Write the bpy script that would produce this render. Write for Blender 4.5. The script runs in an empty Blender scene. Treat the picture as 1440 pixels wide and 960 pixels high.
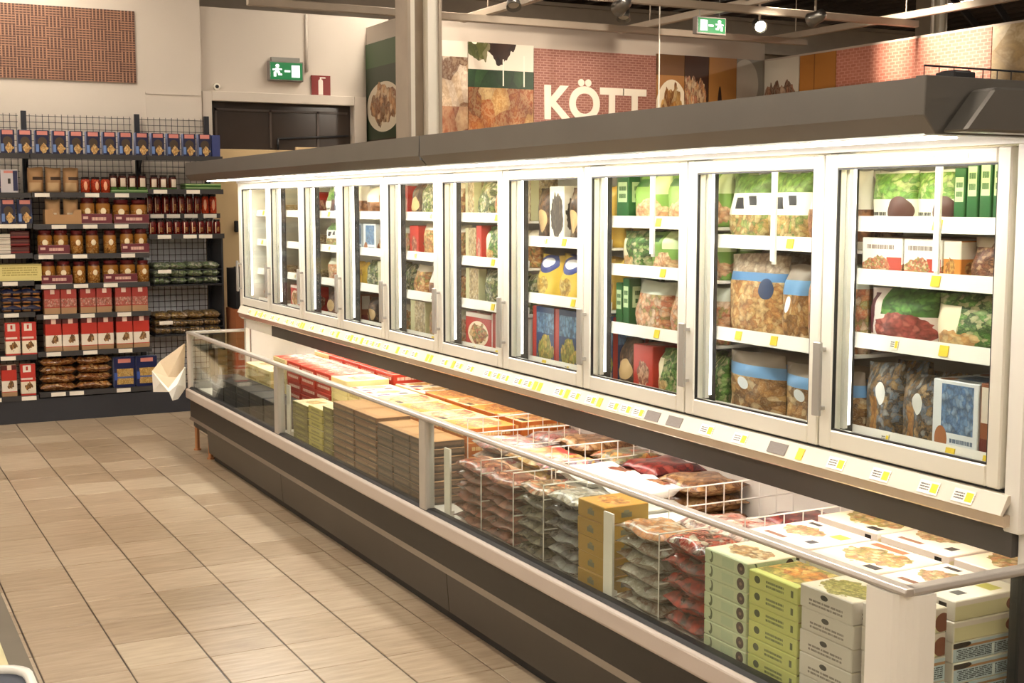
import bpy, bmesh, math, random
from mathutils import Vector, Matrix
random.seed(7)
S = bpy.context.scene
COL = S.collection
R = math.radians

# ------------------------------------------------------------------ camera
H = 1.75; F = 1818.0; PITCH = R(6.063); YAW = R(27.587)
cam_d = bpy.data.cameras.new('camera'); cam = bpy.data.objects.new('camera', cam_d); COL.objects.link(cam)
cam_d.sensor_width = 36.0; cam_d.lens = F/1440*36; cam_d.clip_start = .05
cam.location = (0, 0, H); cam.rotation_euler = (R(90)-PITCH, 0, -YAW)
S.camera = cam

# ------------------------------------------------------------------ world, exposure
wd = bpy.data.worlds.new('world'); S.world = wd; wd.use_nodes = True
wd.node_tree.nodes['Background'].inputs[0].default_value = (.9, .84, .76, 1)
wd.node_tree.nodes['Background'].inputs[1].default_value = .25
S.view_settings.view_transform = 'Standard'; S.view_settings.look = 'None'
S.view_settings.gamma = 1; S.view_settings.use_curve_mapping = False
S.view_settings.exposure = 1.1
CEIL_W = 22.0       # emission of the ceiling luminaires
CANOPY_W = 18.0     # emission of the strip lamp under the freezer canopy
TUBE_W = 5.0       # emission of the tubes behind the glass doors

# pixel -> world (a pixel gives a direction; the plane gives the distance)
_cp, _sp, _cy, _sy = math.cos(PITCH), math.sin(PITCH), math.cos(YAW), math.sin(YAW)
def ray(x, y):
    a, b = (x-720)/F, (480-y)/F
    fwd = _cp + b*_sp; u = -_sp + b*_cp
    return (_sy*fwd + _cy*a, _cy*fwd - _sy*a, u)
def onx(x, y, X): r = ray(x, y); t = X/r[0]; return Vector((X, t*r[1], H+t*r[2]))
def ony(x, y, Y): r = ray(x, y); t = Y/r[1]; return Vector((t*r[0], Y, H+t*r[2]))
def onz(x, y, Z): r = ray(x, y); t = (Z-H)/r[2]; return Vector((t*r[0], t*r[1], Z))

# ------------------------------------------------------------------ materials
def lin(c):
    if isinstance(c, str):
        c = c.lstrip('#'); c = [int(c[i:i+2], 16)/255 for i in (0, 2, 4)]
        c = [v/12.92 if v <= .04045 else ((v+.055)/1.055)**2.4 for v in c]
    return (c[0], c[1], c[2], 1)
MATS = {}
class NT:
    def __init__(s, name):
        s.m = bpy.data.materials.new(name); s.m.use_nodes = True; s.t = s.m.node_tree
        s.b = s.t.nodes['Principled BSDF']; s.out = s.t.nodes['Material Output']
    def n(s, typ, **kw):
        o = s.t.nodes.new(typ)
        for k, v in kw.items(): setattr(o, k, v)
        return o
    def l(s, a, b): s.t.links.new(a, b)
    def math(s, op, a, b=None, c=None):
        o = s.n('ShaderNodeMath', operation=op)
        for i, v in enumerate((a, b, c)):
            if v is None: continue
            if isinstance(v, (int, float)): o.inputs[i].default_value = v
            else: s.l(v, o.inputs[i])
        return o.outputs[0]
    def vmath(s, op, a, b=None):
        o = s.n('ShaderNodeVectorMath', operation=op)
        for i, v in enumerate((a, b)):
            if v is None: continue
            if isinstance(v, (tuple, list)): o.inputs[i].default_value = v
            else: s.l(v, o.inputs[i])
        return o.outputs['Value'] if op in ('LENGTH', 'DISTANCE') else o.outputs[0]
    def mix(s, fac, a, b):
        o = s.n('ShaderNodeMix', data_type='RGBA')
        for i, v in ((0, fac), (6, a), (7, b)):
            if isinstance(v, (int, float)): o.inputs[i].default_value = v
            elif isinstance(v, tuple): o.inputs[i].default_value = v
            else: s.l(v, o.inputs[i])
        return o.outputs[2]
    def noise(s, vec, scale, detail=3, rough=.5):
        o = s.n('ShaderNodeTexNoise'); o.inputs['Scale'].default_value = scale
        o.inputs['Detail'].default_value = detail; o.inputs['Roughness'].default_value = rough
        if vec is not None: s.l(vec, o.inputs['Vector'])
        return o
    def ramp(s, fac, cols, interp='LINEAR', pos=None):
        o = s.n('ShaderNodeValToRGB'); cr = o.color_ramp; cr.interpolation = interp
        n = len(cols)
        while len(cr.elements) < n: cr.elements.new(1)
        for i, c in enumerate(cols):
            cr.elements[i].position = pos[i] if pos else (i/(n-1) if interp == 'LINEAR' else i/n)
            cr.elements[i].color = lin(c)
        s.l(fac, o.inputs[0]); return o.outputs[0]
    def bump(s, h, strength=.2, dist=.01):
        o = s.n('ShaderNodeBump'); o.inputs['Strength'].default_value = strength; o.inputs['Distance'].default_value = dist
        s.l(h, o.inputs['Height']); s.l(o.outputs[0], s.b.inputs['Normal'])

def plain(name, col, rough=.5, metal=0, var=.12, scale=6, bump=0, spec=.5):
    if name in MATS: return MATS[name]
    g = NT(name); tc = g.n('ShaderNodeTexCoord').outputs['Object']
    nz = g.noise(tc, scale, 4)
    c = lin(col); lo = tuple(v*(1-var) for v in c[:3])+(1,); hi = tuple(min(1, v*(1+var)) for v in c[:3])+(1,)
    g.l(g.mix(nz.outputs[0], lo, hi), g.b.inputs['Base Color'])
    g.b.inputs['Roughness'].default_value = rough; g.b.inputs['Metallic'].default_value = metal
    g.b.inputs['Specular IOR Level'].default_value = spec
    if bump: g.bump(nz.outputs[0], bump)
    MATS[name] = g.m; return g.m
def emit(name, col, w):
    if name in MATS: return MATS[name]
    g = NT(name); e = g.n('ShaderNodeEmission'); e.inputs[0].default_value = lin(col); e.inputs[1].default_value = w
    g.l(e.outputs[0], g.out.inputs[0]); MATS[name] = g.m; return g.m
def glass(name, tint=(.95, .97, .96), refl=1.0, rough=.02):
    if name in MATS: return MATS[name]
    g = NT(name)
    lw = g.n('ShaderNodeLayerWeight'); lw.inputs[0].default_value = .5
    p = g.math('POWER', lw.outputs['Facing'], 5)
    f = g.math('MULTIPLY_ADD', p, .9*refl, .04*refl)
    tr = g.n('ShaderNodeBsdfTransparent'); tr.inputs[0].default_value = (*tint, 1)
    gl = g.n('ShaderNodeBsdfGlossy'); gl.inputs['Roughness'].default_value = rough; gl.inputs['Color'].default_value = (1, 1, 1, 1)
    mx = g.n('ShaderNodeMixShader'); g.l(f, mx.inputs[0]); g.l(tr.outputs[0], mx.inputs[1]); g.l(gl.outputs[0], mx.inputs[2])
    g.l(mx.outputs[0], g.out.inputs[0]); MATS[name] = g.m; return g.m

# printed packaging: layers in UV.  ('r',u0,v0,u1,v1,col) ('e',cu,cv,ru,rv,col) ('t',u0,v0,u1,v1,col,rows)
# a col that is a list of colours is a food picture made of cells
def pm(name, base, layers=(), rough=.42, fs=7):
    if name in MATS: return MATS[name]
    g = NT(name)
    uvn = g.n('ShaderNodeUVMap').outputs[0]
    sp = g.n('ShaderNodeSeparateXYZ'); g.l(uvn, sp.inputs[0]); u, v = sp.outputs[0], sp.outputs[1]
    rnd = g.n('ShaderNodeObjectInfo').outputs['Random']
    cache = {}
    def food(cols, scale):
        scale = scale*1.8
        key = (tuple(cols), scale)
        if key in cache: return cache[key]
        off = g.n('ShaderNodeCombineXYZ'); g.l(g.math('MULTIPLY', rnd, 40.0), off.inputs[2])
        p = g.vmath('ADD', uvn, off.outputs[0])
        nz = g.noise(p, scale*.8, 3)
        p2 = g.vmath('ADD', p, g.vmath('MULTIPLY', nz.outputs[1], (.14, .14, .1)))
        vo = g.n('ShaderNodeTexVoronoi'); vo.inputs['Scale'].default_value = scale; g.l(p2, vo.inputs['Vector'])
        sc = g.n('ShaderNodeSeparateColor'); g.l(vo.outputs['Color'], sc.inputs[0])
        c = g.ramp(sc.outputs[0], cols, 'CONSTANT')
        fine = g.noise(p2, scale*2.6, 3, .65)
        c = g.mix(.42, c, g.ramp(fine.outputs[0], cols, 'LINEAR', [.25+.5*i/max(1, len(cols)-1) for i in range(len(cols))]))
        sh = g.ramp(vo.outputs['Distance'], ['#ffffff', '#d8d0c8', '#8a7a6e'], pos=[0, .45, .9])
        m = g.n('ShaderNodeMix', data_type='RGBA', blend_type='MULTIPLY'); m.inputs[0].default_value = .8
        g.l(c, m.inputs[6]); g.l(sh, m.inputs[7]); cache[key] = m.outputs[2]; return m.outputs[2]
    def colr(c, scale=fs): return food(c, scale) if isinstance(c, list) else lin(c)
    def rect(u0, v0, u1, v1):
        a = g.math('COMPARE', u, (u0+u1)/2, abs(u1-u0)/2); b = g.math('COMPARE', v, (v0+v1)/2, abs(v1-v0)/2)
        return g.math('MULTIPLY', a, b)
    cur = colr(base)
    for L in layers:
        k = L[0]; sc = L[6] if len(L) > 6 else fs
        if k == 'r': f = rect(*L[1:5])
        elif k == 'e':
            uq = uvn
            if isinstance(L[5], list):
                wb = g.noise(uvn, 5.0, 2)
                uq = g.vmath('ADD', uvn, g.vmath('MULTIPLY', g.vmath('SUBTRACT', wb.outputs[1], (.5, .5, .5)), (.34, .34, 0)))
            d = g.vmath('MULTIPLY', g.vmath('SUBTRACT', uq, (L[1], L[2], 0)), (1/L[3], 1/L[4], 0))
            f = g.math('LESS_THAN', g.vmath('LENGTH', d), 1.0)
        else:
            rows = L[6]; f = rect(*L[1:5])
            ln = g.math('FRACT', g.math('MULTIPLY', g.math('SUBTRACT', v, L[2]), rows/(L[4]-L[2])))
            lm = g.math('COMPARE', ln, .5, .28)
            sq = g.n('ShaderNodeCombineXYZ'); g.l(g.math('MULTIPLY', u, 60/(L[3]-L[1])*.5), sq.inputs[0])
            g.l(g.math('FLOOR', g.math('MULTIPLY', g.math('SUBTRACT', v, L[2]), rows/(L[4]-L[2]))), sq.inputs[1])
            nz = g.noise(sq.outputs[0], 1.0, 2)
            f = g.math('MULTIPLY', g.math('MULTIPLY', f, lm), g.math('GREATER_THAN', nz.outputs[0], .44)); sc = fs
        cur = g.mix(f, cur, colr(L[5], sc))
    nz = g.noise(g.n('ShaderNodeTexCoord').outputs['Object'], 30, 2)
    cc = cur if not isinstance(cur, tuple) else g.mix(nz.outputs[0], cur, tuple(x*.94 for x in cur[:3])+(1,))
    g.l(cc, g.b.inputs['Base Color']); g.b.inputs['Roughness'].default_value = rough
    MATS[name] = g.m; return g.m

# ------------------------------------------------------------------ mesh helpers
class MB:
    def __init__(s): s.v = []; s.f = []; s.mi = []
    def add(s, vs, fs, mi=0):
        o = len(s.v); s.v += [tuple(p) for p in vs]; s.f += [tuple(i+o for i in f) for f in fs]; s.mi += [mi]*len(fs)
    def box(s, x0, x1, y0, y1, z0, z1, mi=0):
        s.add([(x0,y0,z0),(x1,y0,z0),(x1,y1,z0),(x0,y1,z0),(x0,y0,z1),(x1,y0,z1),(x1,y1,z1),(x0,y1,z1)],
              [(0,3,2,1),(4,5,6,7),(0,1,5,4),(1,2,6,5),(2,3,7,6),(3,0,4,7)], mi)
    def prism(s, poly, axis, a, b, mi=0):      # poly in the plane across axis: 'y' -> (x,z), 'x' -> (y,z), 'z' -> (x,y)
        n = len(poly)
        P = {'y': lambda p, t: (p[0], t, p[1]), 'x': lambda p, t: (t, p[0], p[1]), 'z': lambda p, t: (p[0], p[1], t)}[axis]
        vs = [P(p, a) for p in poly]+[P(p, b) for p in poly]
        fs = [tuple(range(n)), tuple(range(2*n-1, n-1, -1))]+[(i, i+n, (i+1) % n+n, (i+1) % n) for i in range(n)]
        s.add(vs, fs, mi)
    def tube(s, p, q, r, n=6, mi=0):
        p, q = Vector(p), Vector(q); d = (q-p).normalized()
        a = d.cross(Vector((0, 0, 1))); a = a.normalized() if a.length > 1e-4 else Vector((1, 0, 0)); b = d.cross(a)
        vs = []
        for e in (p, q):
            for i in range(n):
                t = 2*math.pi*i/n; vs.append(e+a*r*math.cos(t)+b*r*math.sin(t))
        s.add(vs, [(i, (i+1) % n, (i+1) % n+n, i+n) for i in range(n)]+[tuple(range(n-1, -1, -1)), tuple(range(n, 2*n))], mi)
    def lathe(s, prof, n=14, mi=0, cx=0, cy=0):
        m = len(prof); vs = []
        for r, z in prof:
            for i in range(n):
                t = 2*math.pi*i/n; vs.append((cx+r*math.cos(t), cy+r*math.sin(t), z))
        fs = [(k*n+i, k*n+(i+1) % n, (k+1)*n+(i+1) % n, (k+1)*n+i) for k in range(m-1) for i in range(n)]
        fs += [tuple(range(n-1, -1, -1)), tuple(range((m-1)*n, m*n))]
        s.add(vs, fs, mi)
    def mesh(s, name, mats, bevel=0, smooth=False, uv=None, recalc=True):
        me = bpy.data.meshes.new(name); me.from_pydata(s.v, [], s.f)
        for p, i in zip(me.polygons, s.mi): p.material_index = i
        for m in (mats if isinstance(mats, (list, tuple)) else [mats]): me.materials.append(m)
        if bevel or recalc:
            bm = bmesh.new(); bm.from_mesh(me)
            if recalc: bmesh.ops.recalc_face_normals(bm, faces=bm.faces)
            if bevel: bmesh.ops.bevel(bm, geom=[e for e in bm.edges], offset=bevel, segments=2 if bevel > .006 else 1, affect='EDGES', profile=.6)
            bm.to_mesh(me); bm.free()
        if uv: set_uv(me, uv)
        if smooth:
            for p in me.polygons: p.use_smooth = True
        return me
def set_uv(me, mode):
    vs = [v.co for v in me.vertices]
    mn = [min(v[i] for v in vs) for i in range(3)]; mx = [max(v[i] for v in vs) for i in range(3)]
    sz = [max(mx[i]-mn[i], 1e-5) for i in range(3)]
    ul = me.uv_layers.new(name='UVMap')
    for p in me.polygons:
        n = p.normal; a = max(range(3), key=lambda i: abs(n[i]))
        for li in p.loop_indices:
            c = vs[me.loops[li].vertex_index]; q = [(c[i]-mn[i])/sz[i] for i in range(3)]
            if mode == 'xz': uvv = (q[0], q[2])
            elif mode == 'xy': uvv = (q[0], q[1])
            elif a == 1: uvv = (q[0] if n[1] < 0 else 1-q[0], q[2])
            elif a == 0: uvv = (q[1] if n[0] > 0 else 1-q[1], q[2])
            else: uvv = (q[0], q[1])
            ul.data[li].uv = uvv
def ob(name, me, parent=None, loc=None, rz=0):
    o = bpy.data.objects.new(name, me); COL.objects.link(o)
    if parent: o.parent = parent
    if loc is not None: o.location = loc
    if rz: o.rotation_euler = (0, 0, rz)
    return o
def tag(o, label, cat, group=None):
    o['label'] = label; o['category'] = cat
    if group: o['group'] = group
    return o
def struct(o): o['kind'] = 'structure'; return o
def thing(name, label, cat, loc=(0, 0, 0), rz=0, group=None):
    return tag(ob(name, None, None, loc, rz), label, cat, group)
def bx(name, mat, parent, x0, x1, y0, y1, z0, z1, bevel=0):
    b = MB(); b.box(x0, x1, y0, y1, z0, z1); return ob(name, b.mesh(name, mat, bevel), parent)

# ------------------------------------------------------------------ base materials
M = dict(
 white=plain('white_enamel', '#efece4', .3, 0, .03), cream=plain('cream_frame', '#e3dfd2', .35, 0, .03),
 bumper=plain('bumper_plastic', '#c9bdb4', .45, 0, .05), dark=plain('dark_panel', '#2b2724', .45, 0, .12, 3),
 kick=plain('kick_plate', '#48433d', .38, .3, .15, 4), ledge=plain('ledge_steel', '#8d8274', .35, .5, .1),
 black=plain('black_plastic', '#16161a', .5), steel=plain('brushed_steel', '#8c8a85', .3, .85, .12, 5),
 canopy=plain('canopy_steel', '#716e69', .32, .6, .14, 3), handle=plain('handle_grey', '#a8a49c', .35, .3, .05),
 greyin=plain('grey_grille', '#4a4643', .6), tub=plain('white_liner', '#eeeae2', .4, 0, .03), mull=plain('dark_mullion', '#2c2b2a', .4),
 slate=plain('slate_steel', '#33343a', .5, .1, .1), shelfm=plain('shelf_steel', '#3d3b3c', .45, .2), wire=plain('dark_wire', '#2a2c33', .5, .3),
 wwire=plain('white_wire', '#e8e4dc', .4), wall=plain('cream_wall', '#cfc5b9', .75, 0, .05, 2), wallr=plain('pale_wall', '#c6baac', .75, 0, .06, 2),
 yellow=plain('yellow_tag', '#f0d03c', .5), tagw=plain('white_tag', '#efe9dc', .5, 0, .04), tagg=plain('grey_tag', '#7d746e', .5),
 kraft=plain('kraft_card', '#b58d62', .8, 0, .1), brownbox=plain('brown_card', '#9a5a34', .8), door=plain('cream_door', '#d3b98c', .55, 0, .04),
 beige=plain('beige_steel', '#a99b8a', .5, .1), deck=plain('roof_deck', '#4c4038', .7, .1, .2), duct=plain('duct_dark', '#262120', .6),
)
G_FRONT = glass('chest_glass', (.93, .96, .94), .8); G_DOOR = glass('door_glass', (.93, .95, .94), .55, .06)
L_CAN = emit('canopy_lamp_light', '#fff8ee', CANOPY_W); L_TUBE = emit('tube_light', '#fff6e8', TUBE_W); L_CEIL = emit('ceiling_lamp_light', '#fff0dc', CEIL_W)
L_STREAK = emit('streak_glow', '#fff6e8', 1.0)  # glow of the strips that imitate reflected streaks in the near doors
L_TOP = emit('top_tube_light', '#ffefc4', 9.0)
L_CHEST = emit('chest_lamp_light', '#fff1e4', 9.0)
L_SPOT = emit('spot_light', '#fff0d0', 60)

# ================================================================== SETTING
# floor with single tiles
TX0, TSX, TY0, TSY = .908, .3045, 6.44, .316
def floor_mat(name, grid):
    g = NT(name); tc = g.n('ShaderNodeNewGeometry').outputs['Position']
    n1 = g.noise(tc, 1.1, 0, .5); n2 = g.noise(g.vmath('MULTIPLY', tc, (3, 22, 1)), 1.6, 4, .6)
    rnd = g.n('ShaderNodeObjectInfo').outputs['Random']
    f = g.math('ADD', g.math('MULTIPLY', n1.outputs[0], .35), g.math('MULTIPLY', n2.outputs[0], .65))
    f = g.math('ADD', f, g.math('MULTIPLY_ADD', rnd, .2, -.1))
    c = g.ramp(f, ['#857259', '#a5927a', '#bdae96'], pos=[.25, .5, .75])
    if grid:
        bt = g.n('ShaderNodeTexBrick'); bt.offset = 0; bt.inputs['Scale'].default_value = 1
        bt.inputs['Brick Width'].default_value = TSX; bt.inputs['Row Height'].default_value = TSY; bt.inputs['Mortar Size'].default_value = .006
        g.l(g.vmath('SUBTRACT', tc, (TX0, TY0, 0)), bt.inputs['Vector'])
        c = g.mix(bt.outputs['Fac'], c, lin('#3c2f24'))
    g.l(c, g.b.inputs['Base Color'])
    g.b.inputs['Roughness'].default_value = .3
    g.bump(n2.outputs[0], .06); return g.m
fm = floor_mat('stone_tile', False)
b = MB(); b.box(-7, 20, -6, 24, -.2, -.004)
floor = struct(ob('floor', b.mesh('floor', floor_mat('stone_floor', True))))
ts = [MB() for _ in range(2)]
ts[0].box(.0032, TSX-.0032, .0016, TSY-.0016, -.008, 0); ts[1].box(.004, TSX-.0028, .002, TSY-.0022, -.008, 0)
ts = [t.mesh('tile', fm, .0015) for t in ts]
for i in range(-5, 6):
    for j in range(-10, 15):
        o = ob('tile', ts[(i*7+j*3) % 2], floor, (TX0+i*TSX, TY0+j*TSY, random.uniform(-.0006, .0006)))

def wallbox(name, x0, x1, y0, y1, z0, z1, mat): return struct(bx(name, mat, None, x0, x1, y0, y1, z0, z1))
wallbox('wall_left', -7.1, -7, -6, 24, 0, 4.4, M['wall']); wallbox('wall_rear', -7, 20, -6.1, -6, 0, 4.4, M['wall'])
wallbox('wall_right', 20, 20.1, -6, 24, 0, 4.4, M['duct']); wallbox('wall_hall', -7, 20, 24, 24.1, 0, 4.4, M['duct'])
# ceiling: corrugated deck
b = MB(); prof = []
x = -7.0
while x < 20: prof += [(x, 4.3), (x+.12, 4.3), (x+.17, 4.36), (x+.29, 4.36)]; x += .34
prof += [(20, 4.3), (20, 4.42), (-7, 4.42)]
b.prism(prof, 'y', -6, 24); struct(ob('ceiling', b.mesh('ceiling', M['deck'])))
# far wall: nearer bulkhead on the left, door wall, return, banner wall
wallbox('wall_bulkhead', -7, 2.905, 11.42, 11.62, 0, 4.2, M['wall'])
b = MB(); b.box(2.905, 2.99, 11.5, 11.62, 0, 3.47); b.box(4.33, 4.7, 11.5, 11.62, 0, 3.47); b.box(2.99, 4.33, 11.5, 11.62, 2.66, 3.47)
struct(ob('wall_far', b.mesh('wall_far', M['wall'])))
wallbox('wall_return', 4.48, 4.6, 10.6, 11.5, 0, 3.38, M['wall'])
wallbox('wall_banner', 4.6, 8.42, 10.6, 10.72, 0, 3.36, M['wallr'])
wallbox('wall_fascia', 8.42, 8.5, 6.2, 10.72, 2.1, 3.2, M['wallr'])
# cupboard edges on the bulkhead
for i, (x0, x1, z0, z1) in enumerate([(2.42, 2.9, 2.2, 2.66), (2.42, 2.9, 2.69, 2.71)]):
    struct(bx('trim_%d' % (i+1), M['wall'], None, x0, x1, 11.412, 11.42, z0, z1))
# door 1: casing, dark transom, cream leaf
d1 = struct(ob('door_1', None, None, (0, 0, 0)))
cs = MB(); cs.box(2.915, 3.0, 11.44, 11.5, 0, 2.74); cs.box(4.33, 4.45, 11.44, 11.5, 0, 2.74); cs.box(3.0, 4.33, 11.44, 11.5, 2.655, 2.74)
ob('door_frame', cs.mesh('door_frame', M['wall'], .004), d1)
bx('transom', plain('dark_transom', '#3a302a', .25), d1, 3.0, 4.33, 11.56, 11.6, 2.24, 2.66)
tb = MB()
for a in (3.05, 3.55, 4.0): tb.box(a, a+.02, 11.545, 11.56, 2.26, 2.6)
tb.box(3.05, 4.3, 11.545, 11.56, 2.58, 2.6)
ob('transom_bar', tb.mesh('bar', plain('transom_bar', '#4a3d35', .4)), d1)
bb = MB(); bb.tube((3.62, 11.53, 2.34), (4.3, 11.53, 2.38), .012); bb.tube((3.62, 11.53, 2.24), (3.62, 11.53, 2.34), .012)
ob('push_bar', bb.mesh('pushbar', M['black'], smooth=True), d1)
bx('door_leaf', M['door'], d1, 3.0, 3.78, 11.54, 11.58, .01, 2.24, .004); bx('door_leaf', M['door'], d1, 3.79, 4.33, 11.54, 11.58, .01, 2.27, .004)
bx('door_handle', M['black'], d1, 3.2, 3.23, 11.5, 11.54, 1.5, 1.6, .004)
p = ony(304, 122, 11.5)
b = MB(); b.tube((p.x, 11.47, p.z), (p.x, 11.5, p.z), .03, 12); b.tube((p.x, 11.465, p.z), (p.x, 11.47, p.z), .016, 10, 1)
tag(ob('wall_sensor', b.mesh('sensor', [M['tagw'], M['black']])), 'small round sensor on the wall above the dark transom', 'sensor')
p = ony(430, 12, 11.49); b = MB(); b.tube((p.x, 11.488, 2.95), (p.x, 11.488, 3.46), .012)
tag(ob('cable_conduit', b.mesh('conduit', M['wall'], smooth=True)), 'thin vertical cable conduit above the exit sign on the wall', 'conduit')

# ------------------------------------------------------------------ printed wall panels
def herring():
    g = NT('woven_print'); uv = g.n('ShaderNodeUVMap').outputs[0]; sp = g.n('ShaderNodeSeparateXYZ'); g.l(uv, sp.inputs[0])
    u, v = sp.outputs[0], sp.outputs[1]
    fu = g.math('FRACT', g.math('MULTIPLY', u, 74)); fv = g.math('FRACT', g.math('MULTIPLY', v, 30))
    a = g.math('LESS_THAN', fu, .38); c = g.math('LESS_THAN', fv, .38)
    cell = g.math('ADD', g.math('FLOOR', g.math('MULTIPLY', u, 18)), g.math('FLOOR', g.math('MULTIPLY', v, 7)))
    alt = g.math('GREATER_THAN', g.math('MODULO', cell, 2), .5)
    k = g.math('MAXIMUM', g.math('MULTIPLY', a, g.math('MULTIPLY_ADD', alt, .6, .4)), g.math('MULTIPLY', c, g.math('MULTIPLY_ADD', alt, -.6, 1)))
    g.l(g.mix(k, lin('#4e332b'), lin('#a57b62')), g.b.inputs['Base Color']); g.b.inputs['Roughness'].default_value = .6; return g.m
def brickm(name, c1, c2, mort, sx, sy):
    g = NT(name); uv = g.n('ShaderNodeUVMap').outputs[0]
    bt = g.n('ShaderNodeTexBrick'); bt.inputs['Scale'].default_value = 1; bt.inputs['Brick Width'].default_value = 1/sx; bt.inputs['Row Height'].default_value = 1/sy
    bt.inputs['Mortar Size'].default_value = .0035; bt.inputs['Color1'].default_value = lin(c1); bt.inputs['Color2'].default_value = lin(c2); bt.inputs['Mortar'].default_value = lin(mort)
    g.l(uv, bt.inputs['Vector']); g.l(bt.outputs[0], g.b.inputs['Base Color']); g.b.inputs['Roughness'].default_value = .5; return g.m
def panel_y(name, x0, x1, y, z0, z1, mat, label, cat='banner', group=None):     # a printed board on a wall facing -Y
    b = MB(); b.box(x0, x1, y-.014, y-.002, z0, z1)
    return tag(ob(name, b.mesh(name, mat, uv='auto')), label, cat, group)
def panel_x(name, y0, y1, x, z0, z1, mat, label, cat='banner', group=None):     # facing -X
    b = MB(); b.box(x-.014, x-.002, y0, y1, z0, z1)
    return tag(ob(name, b.mesh(name, mat, uv='auto')), label, cat, group)
panel_y('woven_panel', .2, 2.345, 11.42, 2.775, 3.375, herring(), 'large brown woven-pattern panel high on the cream wall above the shelves', 'wall panel')
bowl = pm('print_bowl', '#2c3a26', [('r', 0, .78, 1, 1, '#3f5a35'), ('e', .5, .42, .48, .22, '#d8cdb8'), ('e', .5, .44, .4, .18, ['#7a3b22', '#c48a52', '#e8d3b0', '#59301c']), ('r', 0, 0, 1, .14, '#2a1d18')])
panel_x('photo_banner', 10.62, 11.49, 4.48, 2.2, 3.22, bowl, 'food photo of a bowl on dark green, on the narrow return wall')
B0, B1 = 2.2, 3.19
def bp(x0, x1, mat, label): return panel_y('photo_banner', x0, x1, 10.6, B0, B1, mat, label)
bp(4.485, 5.085, pm('print_mushroom', ['#c9a57c', '#e6cfae', '#8c6038', '#f0e2cc', '#5d3a20'], [('r', 0, .86, 1, 1, '#e6dccb'), ('r', 0, 0, 1, .42, ['#5c1f14', '#b06a42', '#e3c49a', '#7d2d1c'])], fs=2), 'photo banner of pale mushrooms and red meat behind the steel column')
bp(5.09, 5.755, pm('print_wine', '#e9ddcb', [('r', 0, .6, 1, .76, ['#2e5a2c', '#1e4420', '#3c6a34']), ('e', .5, .98, .24, .13, ['#3a241a', '#241612', '#4c3020']), ('e', .12, .94, .2, .09, ['#7f8a3c', '#5c6a2c', '#c8c49a']), ('r', .52, .62, .54, .86, '#f2ead8'), ('r', .84, .62, .86, .9, '#f2ead8'),
    ('r', 0, 0, 1, .6, ['#d98b3a', '#f0c070', '#a8551e', '#f7dca0', '#c46a28', '#7a3a14'])], fs=2.4), 'photo banner of golden food under a wine glass and green band')
kb = panel_y('meat_banner', 5.76, 7.1, 10.6, B0, B1-.02, brickm('brick_print', '#8c5548', '#9a6455', '#b58574', 20, 42), 'brown brick-pattern banner with large white KÖTT lettering', 'banner')
cu = bpy.data.curves.new('k', 'FONT'); cu.body = 'KÖTT'; cu.size = .44; cu.offset = .015; cu.extrude = .004; cu.space_character = 1.02
to = bpy.data.objects.new('k', cu); COL.objects.link(to); bpy.context.view_layer.update()
me = bpy.data.meshes.new_from_object(to.evaluated_get(bpy.context.evaluated_depsgraph_get())); bpy.data.objects.remove(to)
xs = [v.co.x for v in me.vertices]; zs = [v.co.y for v in me.vertices]
sx = 1.12/(max(xs)-min(xs)); hK = .32/.3
for v in me.vertices: v.co = ((v.co.x-min(xs))*sx, -v.co.z, v.co.y*sx)
me.materials.clear(); me.materials.append(plain('letter_cream', '#f6ecd9', .5, 0, .02))
lt = ob('lettering', me, kb, (5.865, 10.581, 2.545)); lt['label'] = 'large white bold letters reading KÖTT'
bp(7.105, 7.43, pm('print_pastry', '#a8743c', [('r', 0, .8, 1, 1, '#6b4a2c'), ('e', .55, .42, .6, .34, '#efe2c6'), ('e', .55, .42, .45, .27, ['#c98a3c', '#e9bf74', '#7d451c', '#f3dca6'])], fs=3), 'photo banner of a round pastry beside the brick lettering banner')
bp(7.435, 7.72, pm('print_pizza', '#3b2417', [('e', .4, .4, .6, .42, ['#e5c89a', '#b0502a', '#f0deba', '#6b2c16', '#d99a52'])], fs=9), 'photo banner of a pizza on dark brown')
bp(7.725, 8.06, pm('print_bottle', '#a8763c', [('e', .4, .3, .1, .42, '#2b1a10'), ('r', 0, 0, 1, .2, '#4a2a16')]), 'photo banner with a dark bottle on orange brown')
bp(8.065, 8.4, pm('print_meat', '#9b9890', [('e', .3, .75, .5, .25, '#c9c6bd'), ('e', .6, .35, .3, .3, ['#3a2018', '#8a4a34', '#c89a7e'])]), 'photo banner of grey cloth and dark meat in the corner')
def bq(y0, y1, mat, label): return panel_x('photo_banner', y0, y1, 8.42, 2.2, 3.18, mat, label)
bq(10.05, 10.58, pm('print_meat2', '#d8d2c4', [('e', .45, .5, .5, .3, ['#5b2f20', '#a86a4a', '#e2cdb4', '#2c1c16'])]), 'photo banner of sliced meat on pale cloth next to the corner')
bq(9.53, 10.04, pm('print_pan', '#b87a34', [('e', .5, .3, .6, .2, '#6b3c18'), ('e', .5, .36, .5, .12, '#e3c48a'), ('r', .4, .5, .43, 1, '#8f5a24')]), 'photo banner of an orange pan beside the plain brick banner')
bq(7.68, 9.52, brickm('brick_print_red', '#bd715c', '#c97f6a', '#d89c88', 24, 34), 'plain red brick-pattern banner lit by a spotlight')
bq(6.3, 7.67, pm('print_cheese', ['#d9c49a', '#f0e4c4', '#8f7a52', '#c8ae78', '#5f5238'], fs=1.6), 'photo banner of stacked pale cheese slices past the brick banner')

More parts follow.
